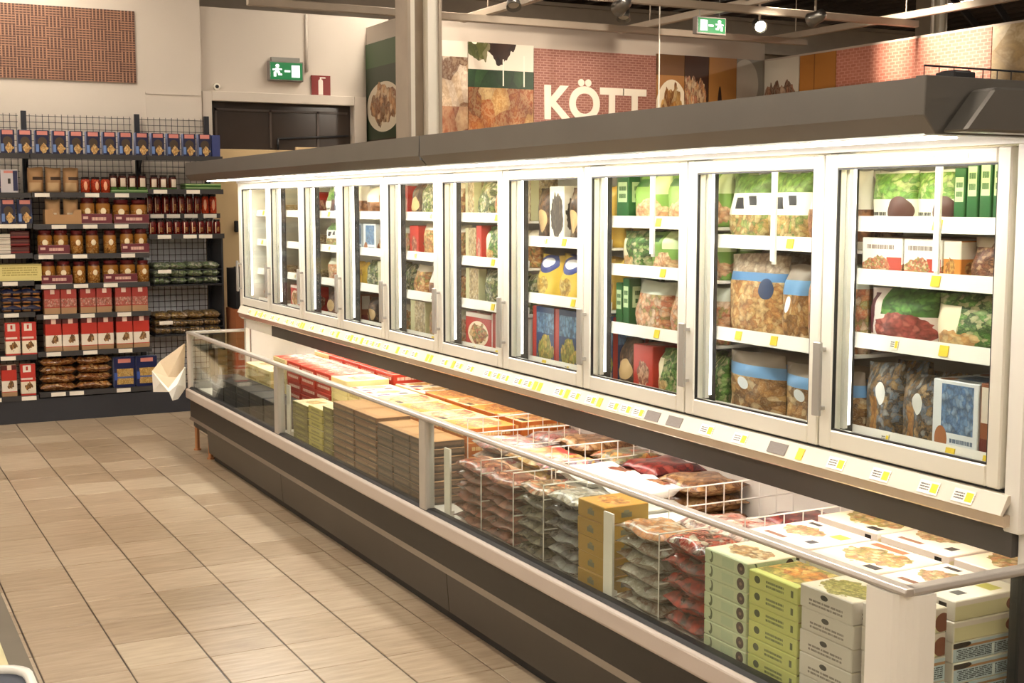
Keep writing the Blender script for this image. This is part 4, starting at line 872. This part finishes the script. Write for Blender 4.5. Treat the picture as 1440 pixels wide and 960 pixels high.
# ================================================================== CHEST GOODS
ZB = .441
FOODS = dict(pasta=['#c8924c', '#e8cc98', '#8c5a2c', '#f0e0bc', '#b0703c'], veg=['#c8b048', '#8c8a34', '#e0c878', '#5c6a24', '#d89a4c'], orange=['#e0882c', '#f0b850', '#b8521c', '#f8d888', '#8c3a14', '#f0a040'],
             red=['#c8402c', '#f0d8b8', '#8c2018', '#e8a068', '#3a2c20'], mix=['#f0e8dc', '#c8583c', '#3a2a24', '#e8b8a8', '#d8c8b0', '#7a2c2c'])
Q = dict(
 pg_f=pm('c_palegreen', '#c9d2ae', [('e', .16, .52, .05, .4, '#5c6446'), ('e', .13, .6, .04, .3, '#c9d2ae'), ('e', .86, .5, .085, .4, '#4a3632'), ('e', .86, .5, .03, .12, '#8a6a5a'), ('r', .42, .2, .7, .8, '#bccaa8')]),
 pg_t=pm('c_palegreen_top', '#e6d8b8', [('e', .5, .5, .42, .3, FOODS['pasta']), ('r', 0, 0, 1, .12, '#d2d8b4')]),
 yg_f=pm('c_yellowgreen', '#cdd078', [('e', .18, .55, .06, .22, '#4a5230'), ('t', .36, .25, .72, .75, '#6c7440', 2), ('r', .86, .3, .91, .7, '#5c6438')]),
 yg_t=pm('c_yellowgreen_top', FOODS['veg'], [('r', 0, 0, 1, .14, '#cdd078'), ('e', .6, .6, .36, .28, FOODS['orange'])], fs=5),
 wh_f=pm('c_white', '#ddd3ca', [('e', .47, .72, .07, .12, '#3a3634'), ('t', .18, .18, .82, .52, '#8a7e78', 2)]),
 wh_t=pm('c_white_top', '#d8ccb8', [('e', .5, .45, .45, .36, ['#8a8a3c', '#b0a850', '#c8c078', '#6c6c2c'])], fs=10),
 st_e=pm('c_striped_end', '#c4d2da', [('t', .06, .1, .94, .62, '#26303a', 6), ('r', 0, .68, 1, .8, '#b8875c'), ('e', .12, .84, .14, .16, '#2a2220'), ('r', .56, .0, .6, .6, '#eef4f4')]),
 cr_e=pm('c_cream_end', '#e8dcae', [('r', 0, .72, 1, 1, '#f0e0d4'), ('e', .9, .4, .16, .4, '#8a4a34')]),
 pz_f=pm('c_pizza_edge', '#efe6da', [('t', .1, .3, .6, .7, '#8a7a70', 1), ('r', .8, .2, .9, .8, '#2c2624')]),
 pz_t=pm('c_pizza_top', '#f4ead8', [('e', .38, .55, .3, .22, ['#c8985c', '#e8d0a0', '#a8703c', '#8c9a3c']), ('r', .74, .2, .86, .34, '#241e1c'), ('r', .7, .62, .9, .8, '#c8c04c'), ('r', .15, .1, .5, .18, '#8a5a3c'), ('r', .1, .84, .3, .92, '#2a2420')]),
 po_t=pm('c_pizza_veg_top', '#f2e6c8', [('e', .5, .5, .42, .32, ['#d8b060', '#a8b048', '#c87c3c', '#f0e0b0', '#7a8a34']), ('r', .7, .1, .9, .22, '#2a2420'), ('r', .1, .82, .6, .94, '#a86a44')]),
 gd_f=pm('c_gold', '#a8832e', [('r', .38, .3, .62, .6, '#6c6a54'), ('r', .44, .55, .56, .72, '#7a785c')]), gd_t=pm('c_gold_top', '#c8923c', [('e', .5, .5, .4, .3, FOODS['orange'])]),
 br_f=pm('c_brown_edge', '#6e4a30', [('r', 0, 0, 1, .3, '#24170f'), ('r', .08, .3, .6, .7, '#84603f'), ('t', .65, .3, .95, .7, '#a88662', 1)]), br_t=pm('c_brown_top', '#b98a5a', [('r', .15, .2, .85, .8, '#c69a6a')]),
 bk_f=pm('c_darkbrown_edge', '#4e3a2c', [('r', 0, 0, 1, .32, '#17110d'), ('r', .1, .4, .9, .7, '#6a5240')]),
 ol_f=pm('c_olive', '#7c7436', [('r', 0, 0, 1, .14, '#3a3618'), ('t', .2, .3, .8, .8, '#a8a058', 1)]), ye_f=pm('c_yellow_edge', '#c9bd62', [('r', 0, 0, 1, .12, '#6c6428'), ('t', .2, .25, .8, .8, '#8a8238', 1)]),
 re_f=pm('c_red_edge', '#c23a24', [('t', .1, .3, .9, .8, '#f0d0bc', 1)]), re_t=pm('c_red_top', '#c8402c', [('e', .5, .5, .47, .4, ['#f0d8b8', '#e8a068', '#c8402c', '#f6e8d4', '#7a4a2c']), ('r', 0, .84, 1, 1, '#e8b8a0')]),
 cm_f=pm('c_cream_edge', '#ead89c', [('t', .1, .3, .9, .7, '#b8984c', 1)]), cm_t=pm('c_cream_top', '#f2e4b8', [('e', .6, .5, .3, .3, ['#e8c060', '#f0dc98', '#c8883c'])]),
 bb_r=pm('c_bag_red', ['#7a2c20', '#b0583c', '#4a1c16', '#d8a07c', '#8c3a28'], [('r', 0, .75, 1, 1, '#c89a78')], .25, 5), bb_re=pm('c_bag_red_edge', ['#5c2a20', '#8a4a38', '#a8705a', '#3c1a16'], rough=.25, fs=3),
 bb_R=pm('c_bag_scarlet', ['#b82c1e', '#d8dcc8', '#8c1c16', '#3a2c24', '#c8503c'], rough=.2, fs=4), bb_Re=pm('c_bag_scarlet_edge', ['#a82c20', '#c2402e', '#5a1a16', '#3c3028'], rough=.2, fs=3),
 bb_g=pm('c_bag_olive', ['#8a7a5c', '#c8b088', '#5c5a44', '#d8743c', '#3a3a2c', '#e8dcc4'], rough=.25, fs=6), bb_ge=pm('c_bag_olive_edge', ['#4c4a38', '#8a8870', '#33322a', '#6c6a58'], rough=.2, fs=3),
 bb_s=pm('c_bag_silver', ['#b8bcb8', '#6a706c', '#d8d4c4', '#8a8060', '#e8e8e4'], rough=.2, fs=6), bb_se=pm('c_bag_silver_edge', ['#4c5258', '#8a9296', '#2c3034', '#a8aeb0'], rough=.18, fs=2),
 bb_w=pm('c_bag_grey', ['#c8783c', '#e8a868', '#d8ccb8', '#a8602c'], rough=.22, fs=5), bb_we=pm('c_bag_grey_edge', ['#c4c8bc', '#dcdfd6', '#7a5c44', '#b4b8ac', '#8a7a68'], rough=.2, fs=2),
 bb_p=pm('c_bag_pink', FOODS['mix'], rough=.3, fs=5), bb_d=pm('c_bag_darkred', ['#5c1a1e', '#a8342c', '#3a1a2c', '#c86a5c'], rough=.3, fs=4),
 bb_W=pm('c_bag_white', '#f2eee6', [('e', .7, .75, .2, .14, ['#b0703c', '#8c2c20', '#d8a868']), ('r', .1, .2, .5, .3, '#b8c8d8')], .3), bb_We=plain('white_bag_film', '#f0ece4', .3, 0, .05),
 bb_y=pm('c_bag_yellow', ['#e8b848', '#f0d890', '#c8803c', '#f4ead0'], [('r', .1, .7, .9, .85, '#b02c2c')], .3, 4), bb_b=pm('c_bag_blue', ['#3c5a9c', '#c84c8c', '#e8c860', '#f0e8e0', '#2c2c4c'], rough=.3, fs=4), bb_t=pm('c_bag_teal', ['#3c9a8c', '#c8502c', '#e8c070', '#2c6a5c'], rough=.3, fs=4),
 bb_o=pm('c_bag_brown', ['#8c5a34', '#c89a64', '#5c3420', '#e0c090'], rough=.3, fs=5), bb_k=pm('c_bag_greyred', ['#a8a8a8', '#b02c2c', '#e8e4e0', '#5c5c60', '#d8a068'], rough=.3, fs=4),
 oz_t=pm('c_orange_top', '#e89a3c', [('e', .5, .5, .46, .42, FOODS['orange']), ('r', .05, .86, .5, .97, '#f8e0a8')], fs=9), oz_f=pm('c_orange_edge', '#c8702c', [('t', .1, .3, .9, .8, '#f0d090', 1)]),
 o2_t=pm('c_orange_cream_top', '#f0d8a0', [('e', .5, .5, .47, .44, ['#f0b850', '#e0882c', '#f8e4b0', '#b8521c', '#f0c878']), ('r', .66, .08, .94, .2, '#2a2018'), ('r', .1, .86, .5, .95, '#a83a24')], fs=6),
 yp_t=pm('c_yellowpurple_top', '#f4ecd8', [('e', .35, .5, .28, .3, ['#e8c050', '#f0dc90', '#c8843c']), ('r', .7, .1, .92, .4, '#4c3a6c'), ('r', .65, .6, .9, .8, '#3a2c24'), ('r', .05, .05, .4, .16, '#a84c34')]),
 dc_f=pm('c_dark_carton', '#2a2624', [('r', .1, .3, .5, .6, '#4a443e')]), dc_t=pm('c_dark_top', '#2e2a28', [('r', .1, .1, .9, .9, '#383230')]),
)
XF0, DF = 2.226, .19; XM0, DM = 2.43, .26; XB0, DB = 2.702, .26
def stack_box(name, ya, yb, x0, d, n, t, f, top, label, group, side=None, end=None, cat='carton', jit=.004, endtop=None):
    w = abs(yb-ya)-.006; yc = (ya+yb)/2
    for k in range(n):
        e = end if not (endtop and k >= n-2) else endtop
        item(name, carton(w, d-.012, t-.001, Q[f], Q[side] if side else Q[f], Q[top], Q[e] if e else None), (x0+d/2+random.uniform(-jit, jit)*.5, yc+random.uniform(-jit, jit)*.5, ZB+t*k), R(-90)+random.uniform(-1, 1)*max(0, jit-.004)*3, ('topmost ' if k == n-1 else 'lower ')+label, cat, group)
def stack_bag(name, ya, yb, x0, d, n, t, m, e, label, group, cat='bag'):
    w = abs(yb-ya)-.004; yc = (ya+yb)/2
    for k in range(n):
        item(name, flatbag(w, d-.01, t, Q[m] if k == n-1 else Q[e], Q[e], (k+int(ya*10)) % 4), (x0+d/2, yc, ZB+t*k), R(-90)+random.uniform(-.012, .012), ('topmost ' if k == n-1 else 'lower ')+label, cat, group)
# ---- front row, from the near end
stack_box('white_carton', 2.268, 2.405, XF0+.02, DF-.02, 5, .0625, 'wh_f', 'wh_t', 'white carton with striped end panel in the chest beside the white corner post', 'white cartons at the corner post', end='st_e', endtop='cr_e')
stack_box('white_carton', 2.41, 2.617, XF0, DF, 5, .0615, 'wh_f', 'wh_t', 'white carton with dark emblem between corner-post cartons and lime cartons', 'white emblem cartons')
stack_box('lime_carton', 2.62, 2.836, XF0, DF, 6, .0485, 'yg_f', 'yg_t', 'lime yellow carton with small dark emblem in the chest front row', 'lime cartons')
stack_box('pale_green_carton', 2.839, 3.046, XF0, DF, 7, .043, 'pg_f', 'pg_t', 'pale green carton with dark flower emblem in the chest front row', 'pale green cartons')
stack_bag('scarlet_bag', 3.05, 3.262, XF0, DF, 5, .06, 'bb_R', 'bb_Re', 'scarlet frozen bag next to the pale green cartons', 'scarlet bags')
stack_bag('grey_bag', 3.28, 3.535, XF0, DF, 6, .047, 'bb_w', 'bb_we', 'grey film bag with brown contents beside the white divider plate', 'grey film bags')
stack_box('gold_carton', 3.605, 3.783, XF0, DF, 5, .06, 'gd_f', 'gd_t', 'gold carton with grey logo stacked beside the white divider plate', 'gold cartons')
stack_bag('silver_bag', 3.79, 4.01, XF0, DF, 6, .048, 'bb_s', 'bb_se', 'silver grey frozen bag next to the gold cartons', 'silver bags')
stack_bag('olive_bag', 4.02, 4.246, XF0, DF, 6, .046, 'bb_g', 'bb_ge', 'olive frozen bag between silver bags and red bags', 'olive bags')
stack_bag('red_bag', 4.255, 4.52, XF0, DF, 6, .043, 'bb_r', 'bb_re', 'dull red frozen bag next to the olive bags in the chest', 'dull red bags by the olive bags')
stack_bag('red_bag', 4.53, 4.8, XF0, DF, 6, .044, 'bb_r', 'bb_re', 'dull red frozen bag beside the middle glass post bracket', 'dull red bags by the post bracket')
yb_ = [5.06, 5.26, 5.46, 5.655]
for a, c in zip(yb_, yb_[1:]): stack_box('brown_carton', a, c, XF0, DF, 8, .0355, 'bk_f', 'br_t', 'thin dark brown carton in the chest past the middle glass post', 'dark brown cartons')
for a, c in ((5.66, 5.955), (5.96, 6.266)): stack_box('brown_carton', a, c, XF0, DF, 8, .0375, 'br_f', 'br_t', 'thin brown carton with kraft top beside the olive cartons', 'kraft topped cartons')
stack_box('olive_carton', 6.275, 6.42, XF0, DF, 7, .0365, 'ol_f', 'cm_t', 'olive carton between brown and yellow cartons in the chest', 'olive cartons near the brown cartons')
stack_box('yellow_carton', 6.43, 6.66, XF0, DF, 6, .038, 'ye_f', 'cm_t', 'pale yellow printed carton between two olive stacks', 'yellow cartons')
stack_box('olive_carton', 6.67, 6.93, XF0, DF, 6, .036, 'ol_f', 'cm_t', 'olive carton next to the far glass post', 'olive cartons near the far post')
for i, a in enumerate((7.2, 7.5, 7.8, 8.1, 8.4)): stack_box('dark_carton', a, a+.29, XF0, DF, 3, .05, 'dc_f', 'dc_t', 'low black carton in the far chest bay', 'black cartons in the far bay')
# ---- middle and back rows
for i, a in enumerate((2.27, 2.55, 2.83)):
    for x0, d, nm in ((XM0, DM, 'middle'), (XB0, DB, 'back')):
        stack_box('pizza_carton', a, a+.272, x0, d, 6, .0535 if nm == 'middle' else .0555, 'pz_f', 'pz_t' if (i+(nm == 'back')) % 2 == 0 else 'po_t', 'flat white pizza carton, %s chest row, stack %s' % (nm, ('beside the end glass', 'between two other pizza stacks', 'beside the bags')[i]), 'white pizza cartons, %s row' % nm, jit=.006, end='st_e' if i == 0 else None, endtop='cr_e')
stack_bag('pink_bag', 3.115, 3.3, XM0, DM, 5, .058, 'bb_p', 'bb_p', 'pink and black speckled bag next to the white pizza cartons', 'speckled bags by the pizza cartons'); stack_bag('pink_bag', 3.305, 3.5, XM0, DM, 5, .055, 'bb_p', 'bb_p', 'pink and black speckled bag beside the white wire divider', 'speckled bags by the wire divider')
stack_bag('dark_red_bag', 3.13, 3.4, XB0, DB, 5, .056, 'bb_d', 'bb_d', 'dark red bag at the back of the chest behind speckled bags', 'dark red bags')
for i, a in enumerate((3.53, 3.79, 4.05)): stack_bag('white_bag', a, a+.25, XM0, DM, 4 if i == 0 else 5, .055 if i == 0 else .062, 'bb_W', 'bb_We', 'plain white frozen bag in the chest middle row', 'white bags, middle row')
stack_bag('white_bag', 3.5, 3.74, XB0, DB, 3, .06, 'bb_W', 'bb_We', 'plain white frozen bag low at the back wall of the chest', 'white bags, back row')
stack_bag('brown_bag', 3.76, 4.02, XB0, DB, 5, .06, 'bb_o', 'bb_o', 'brown potato bag at the chest back wall behind white bags', 'brown bags behind white bags'); stack_bag('dark_red_bag', 4.03, 4.27, XB0, DB, 5, .063, 'bb_d', 'bb_d', 'dark red berry bag between brown and teal bags', 'berry bags')
stack_bag('teal_bag', 4.28, 4.5, XB0, DB, 5, .062, 'bb_t', 'bb_t', 'teal and orange bag at the chest back wall', 'teal bags'); stack_bag('brown_bag', 4.52, 4.8, XB0, DB, 5, .065, 'bb_o', 'bb_o', 'brown bread bag between teal bag and grey red bag', 'brown bread bags')
stack_bag('blue_bag', 4.33, 4.46, XM0, DM, 5, .06, 'bb_b', 'bb_b', 'blue and magenta bag beside the yellow bags', 'blue and magenta bags'); stack_bag('yellow_bag', 4.47, 4.73, XM0, DM, 5, .06, 'bb_y', 'bb_y', 'yellow bag with red band in the chest', 'yellow bags with red band')
stack_bag('grey_red_bag', 4.76, 5.05, XM0, DM, 5, .06, 'bb_k', 'bb_k', 'grey and red bag inside the wire divider', 'grey red bags, middle row'); stack_bag('grey_red_bag', 4.83, 5.06, XB0, DB, 5, .06, 'bb_k', 'bb_k', 'grey and red bag against the chest back wall', 'grey red bags, back row')
for i in range(4):
    for x0, d, nm in ((XM0, DM, 'middle'), (XB0, DB, 'back')):
        stack_box('orange_carton', 5.09+.272*i, 5.355+.272*i, x0, d, 5, .066 if nm == 'back' else .064, 'oz_f', ('oz_t', 'o2_t')[(i+(nm == 'back')) % 2], 'flat orange pizza carton, %s chest row, stack %s' % (nm, ('beside the wire divider', 'second from the wire divider', 'third from the wire divider', 'beside the cream cartons')[i]), 'orange pizza cartons, %s row' % nm, jit=.01)
for i in range(2):
    for x0, d, nm in ((XM0, DM, 'middle'), (XB0, DB, 'back')):
        stack_box('cream_carton', 6.19+.2*i, 6.385+.2*i, x0, d, 4, .08, 'cm_f', 'yp_t', 'cream carton with purple marks, %s chest row, stack %s' % (nm, ('beside the orange cartons', 'beside the red or yellow cartons')[i]), 'cream purple cartons, %s row' % nm, jit=.008)
stack_box('cream_carton', 6.6, 6.86, XM0, DM, 4, .087, 'cm_f', 'cm_t', 'yellow cream carton beside the red cartons, middle row', 'yellow cream cartons')
for i in range(5):
    for x0, d, nm in ((XM0, DM, 'middle'), (XB0, DB, 'back')):
        if i == 0 and nm == 'middle': continue
        stack_box('red_carton', 6.6+.268*i, 6.86+.268*i, x0, d, 6, .0615 if nm == 'back' else .0585, 're_f' if i < 4 else 'cm_f', 're_t', 'red carton with food picture, %s chest row, stack %s' % (nm, ('behind the yellow cream cartons', 'next to the cream stack', 'second past the cream stack', 'third past the cream stack', 'last before the empty far end')[i]), 'red food cartons, %s row' % nm, jit=.01)
for i in range(2): stack_box('cream_carton', 8.0+.3*i, 8.29+.3*i, XM0, DM, 4, .06, 'cm_f', 'cm_t', 'pale cream carton past the red cartons in the far chest bay', 'cream cartons in the far bay')
# ---- divider plates and white wire dividers
for y in (3.57, 4.845, 6.985):
    b = MB(); b.box(2.224, 2.232, y-.028, y+.028, ZB, .735); b.box(2.232, 2.25, y-.02, y+.02, ZB, ZB+.03)
    tag(ob('divider_plate', b.mesh('dp', M['tub'])), {3.57: 'white divider plate between gold cartons and grey film bags', 4.845: 'white divider plate beside the middle glass post', 6.985: 'white divider plate beside the far glass post'}[y], 'divider')
for i, (y, x0, x1, h) in enumerate([(5.072, 2.43, 2.96, .37), (4.745, 2.43, 2.96, .365), (4.317, 2.43, 2.96, .37), (3.517, 2.43, 2.96, .36), (3.108, 2.43, 2.96, .35), (4.525, 2.226, 2.41, .3), (4.25, 2.226, 2.41, .3), (4.014, 2.226, 2.41, .3), (3.272, 2.226, 2.41, .29)]):
    b = MB()
    for z in (.004, h*.45, h*.82, h): b.tube((x0, y, z), (x1, y, z), .0028, 5)
    n_ = max(2, int((x1-x0)/.075))
    for k in range(n_+1): x = x0+(x1-x0)*k/n_; b.tube((x, y, .002), (x, y, h), .0022, 5)
    tag(ob('wire_divider', b.mesh('wd', M['wwire'], recalc=False), None, (0, 0, ZB)), ['white wire divider between orange cartons and grey red bags', 'white wire divider between grey red bags and yellow bags', 'white wire divider between blue bags and white bags', 'white wire divider between white bags and speckled bags', 'white wire divider between speckled bags and pizza cartons',
        'short white wire divider between the two dull red stacks', 'short white wire divider between red and olive bags', 'short white wire divider between olive and silver bags', 'short white wire divider between scarlet and grey film bags'][i], 'divider')

# ================================================================== LOOSE THINGS
# crumpled white sheet hanging at the far corner of the chest
t = thing('paper_sheet', 'creased white paper sheet with tan inside hanging off the far chest corner', 'paper', (0, 0, 0))
def pp(px, py, Y): return ony(px-3.5, py, Y)
V = [pp(264, 482, 9.2), pp(262, 530, 9.2), pp(241, 548, 9.1), pp(217, 522, 9.25), pp(228, 508, 9.27), pp(240, 530, 9.2)]
b = MB(); b.add(V+[v+Vector((.004, .012, 0)) for v in V], [(0, 1, 5), (1, 2, 5), (2, 3, 5), (3, 4, 5), (4, 0, 5), (6, 11, 7), (7, 11, 8), (8, 11, 9), (9, 11, 10), (10, 11, 6)])
ob('tan_side', b.mesh('tan', plain('tan_paper', '#d2bd9e', .7, 0, .06)), t)
V = [pp(217, 521, 9.24), pp(240, 546, 9.08), pp(264, 515, 9.1), pp(265, 545, 9.12), pp(254, 561, 9.1), pp(246, 563, 9.06), pp(241, 551, 9.05), pp(219, 551, 9.2), pp(229, 537, 9.11), pp(253, 540, 9.05)]
fs_ = [(0, 8, 7), (0, 1, 8), (8, 1, 6), (8, 6, 7), (1, 2, 9), (2, 3, 9), (3, 4, 9), (4, 5, 9), (5, 6, 9), (6, 1, 9)]
b = MB(); b.add(V+[v+Vector((.004, .014, 0)) for v in V], fs_+[tuple(i+10 for i in f[::-1]) for f in fs_])
ob('white_side', b.mesh('whs', plain('white_paper', '#ece8e0', .6, 0, .03), recalc=False), t)
# low plinth and bin at the aisle's other side
t = thing('display_plinth', 'low cream display plinth with grey edge strip on the tiled floor', 'plinth', (0, 0, 0))
bx('top_board', plain('cream_board', '#cfc59a', .6), t, -.6, .505, 4.95, 6.3, 0, .02, .003); bx('edge_strip', plain('grey_strip', '#6a6152', .5), t, .506, .585, 3.6, 6.3, 0, .008); bx('end_board', plain('brown_board', '#4a3a28', .6), t, -.6, .505, 4.8, 4.949, 0, .018)
t = thing('blue_bin', 'dark slate-blue bin with rounded white rim on the floor', 'bin', (.1, 3.03, 0))
def rrect(hw, hd, r, n=5):
    P = []
    for cx, cy, a0 in ((hw-r, hd-r, 0), (-hw+r, hd-r, 90), (-hw+r, -hd+r, 180), (hw-r, -hd+r, 270)):
        for k in range(n+1): a = R(a0+90*k/n); P.append((cx+r*math.cos(a), cy+r*math.sin(a)))
    return P
b = MB(); b.prism(rrect(.262, .33, .07), 'z', 0, .585); ob('bin_body', b.mesh('bin', plain('slate_blue', '#2f3648', .5)), t)
o_, i_ = rrect(.282, .35, .085), rrect(.262, .33, .07); n_ = len(o_); b = MB()
b.add([(*p, .575) for p in o_]+[(*p, .6) for p in o_]+[(*p, .6) for p in i_]+[(*p, .575) for p in i_], [(k+n_*q, (k+1) % n_+n_*q, (k+1) % n_+n_*((q+1) % 4), k+n_*((q+1) % 4)) for q in range(4) for k in range(n_)])
ob('rim', b.mesh('rim', M['white'], smooth=True), t)
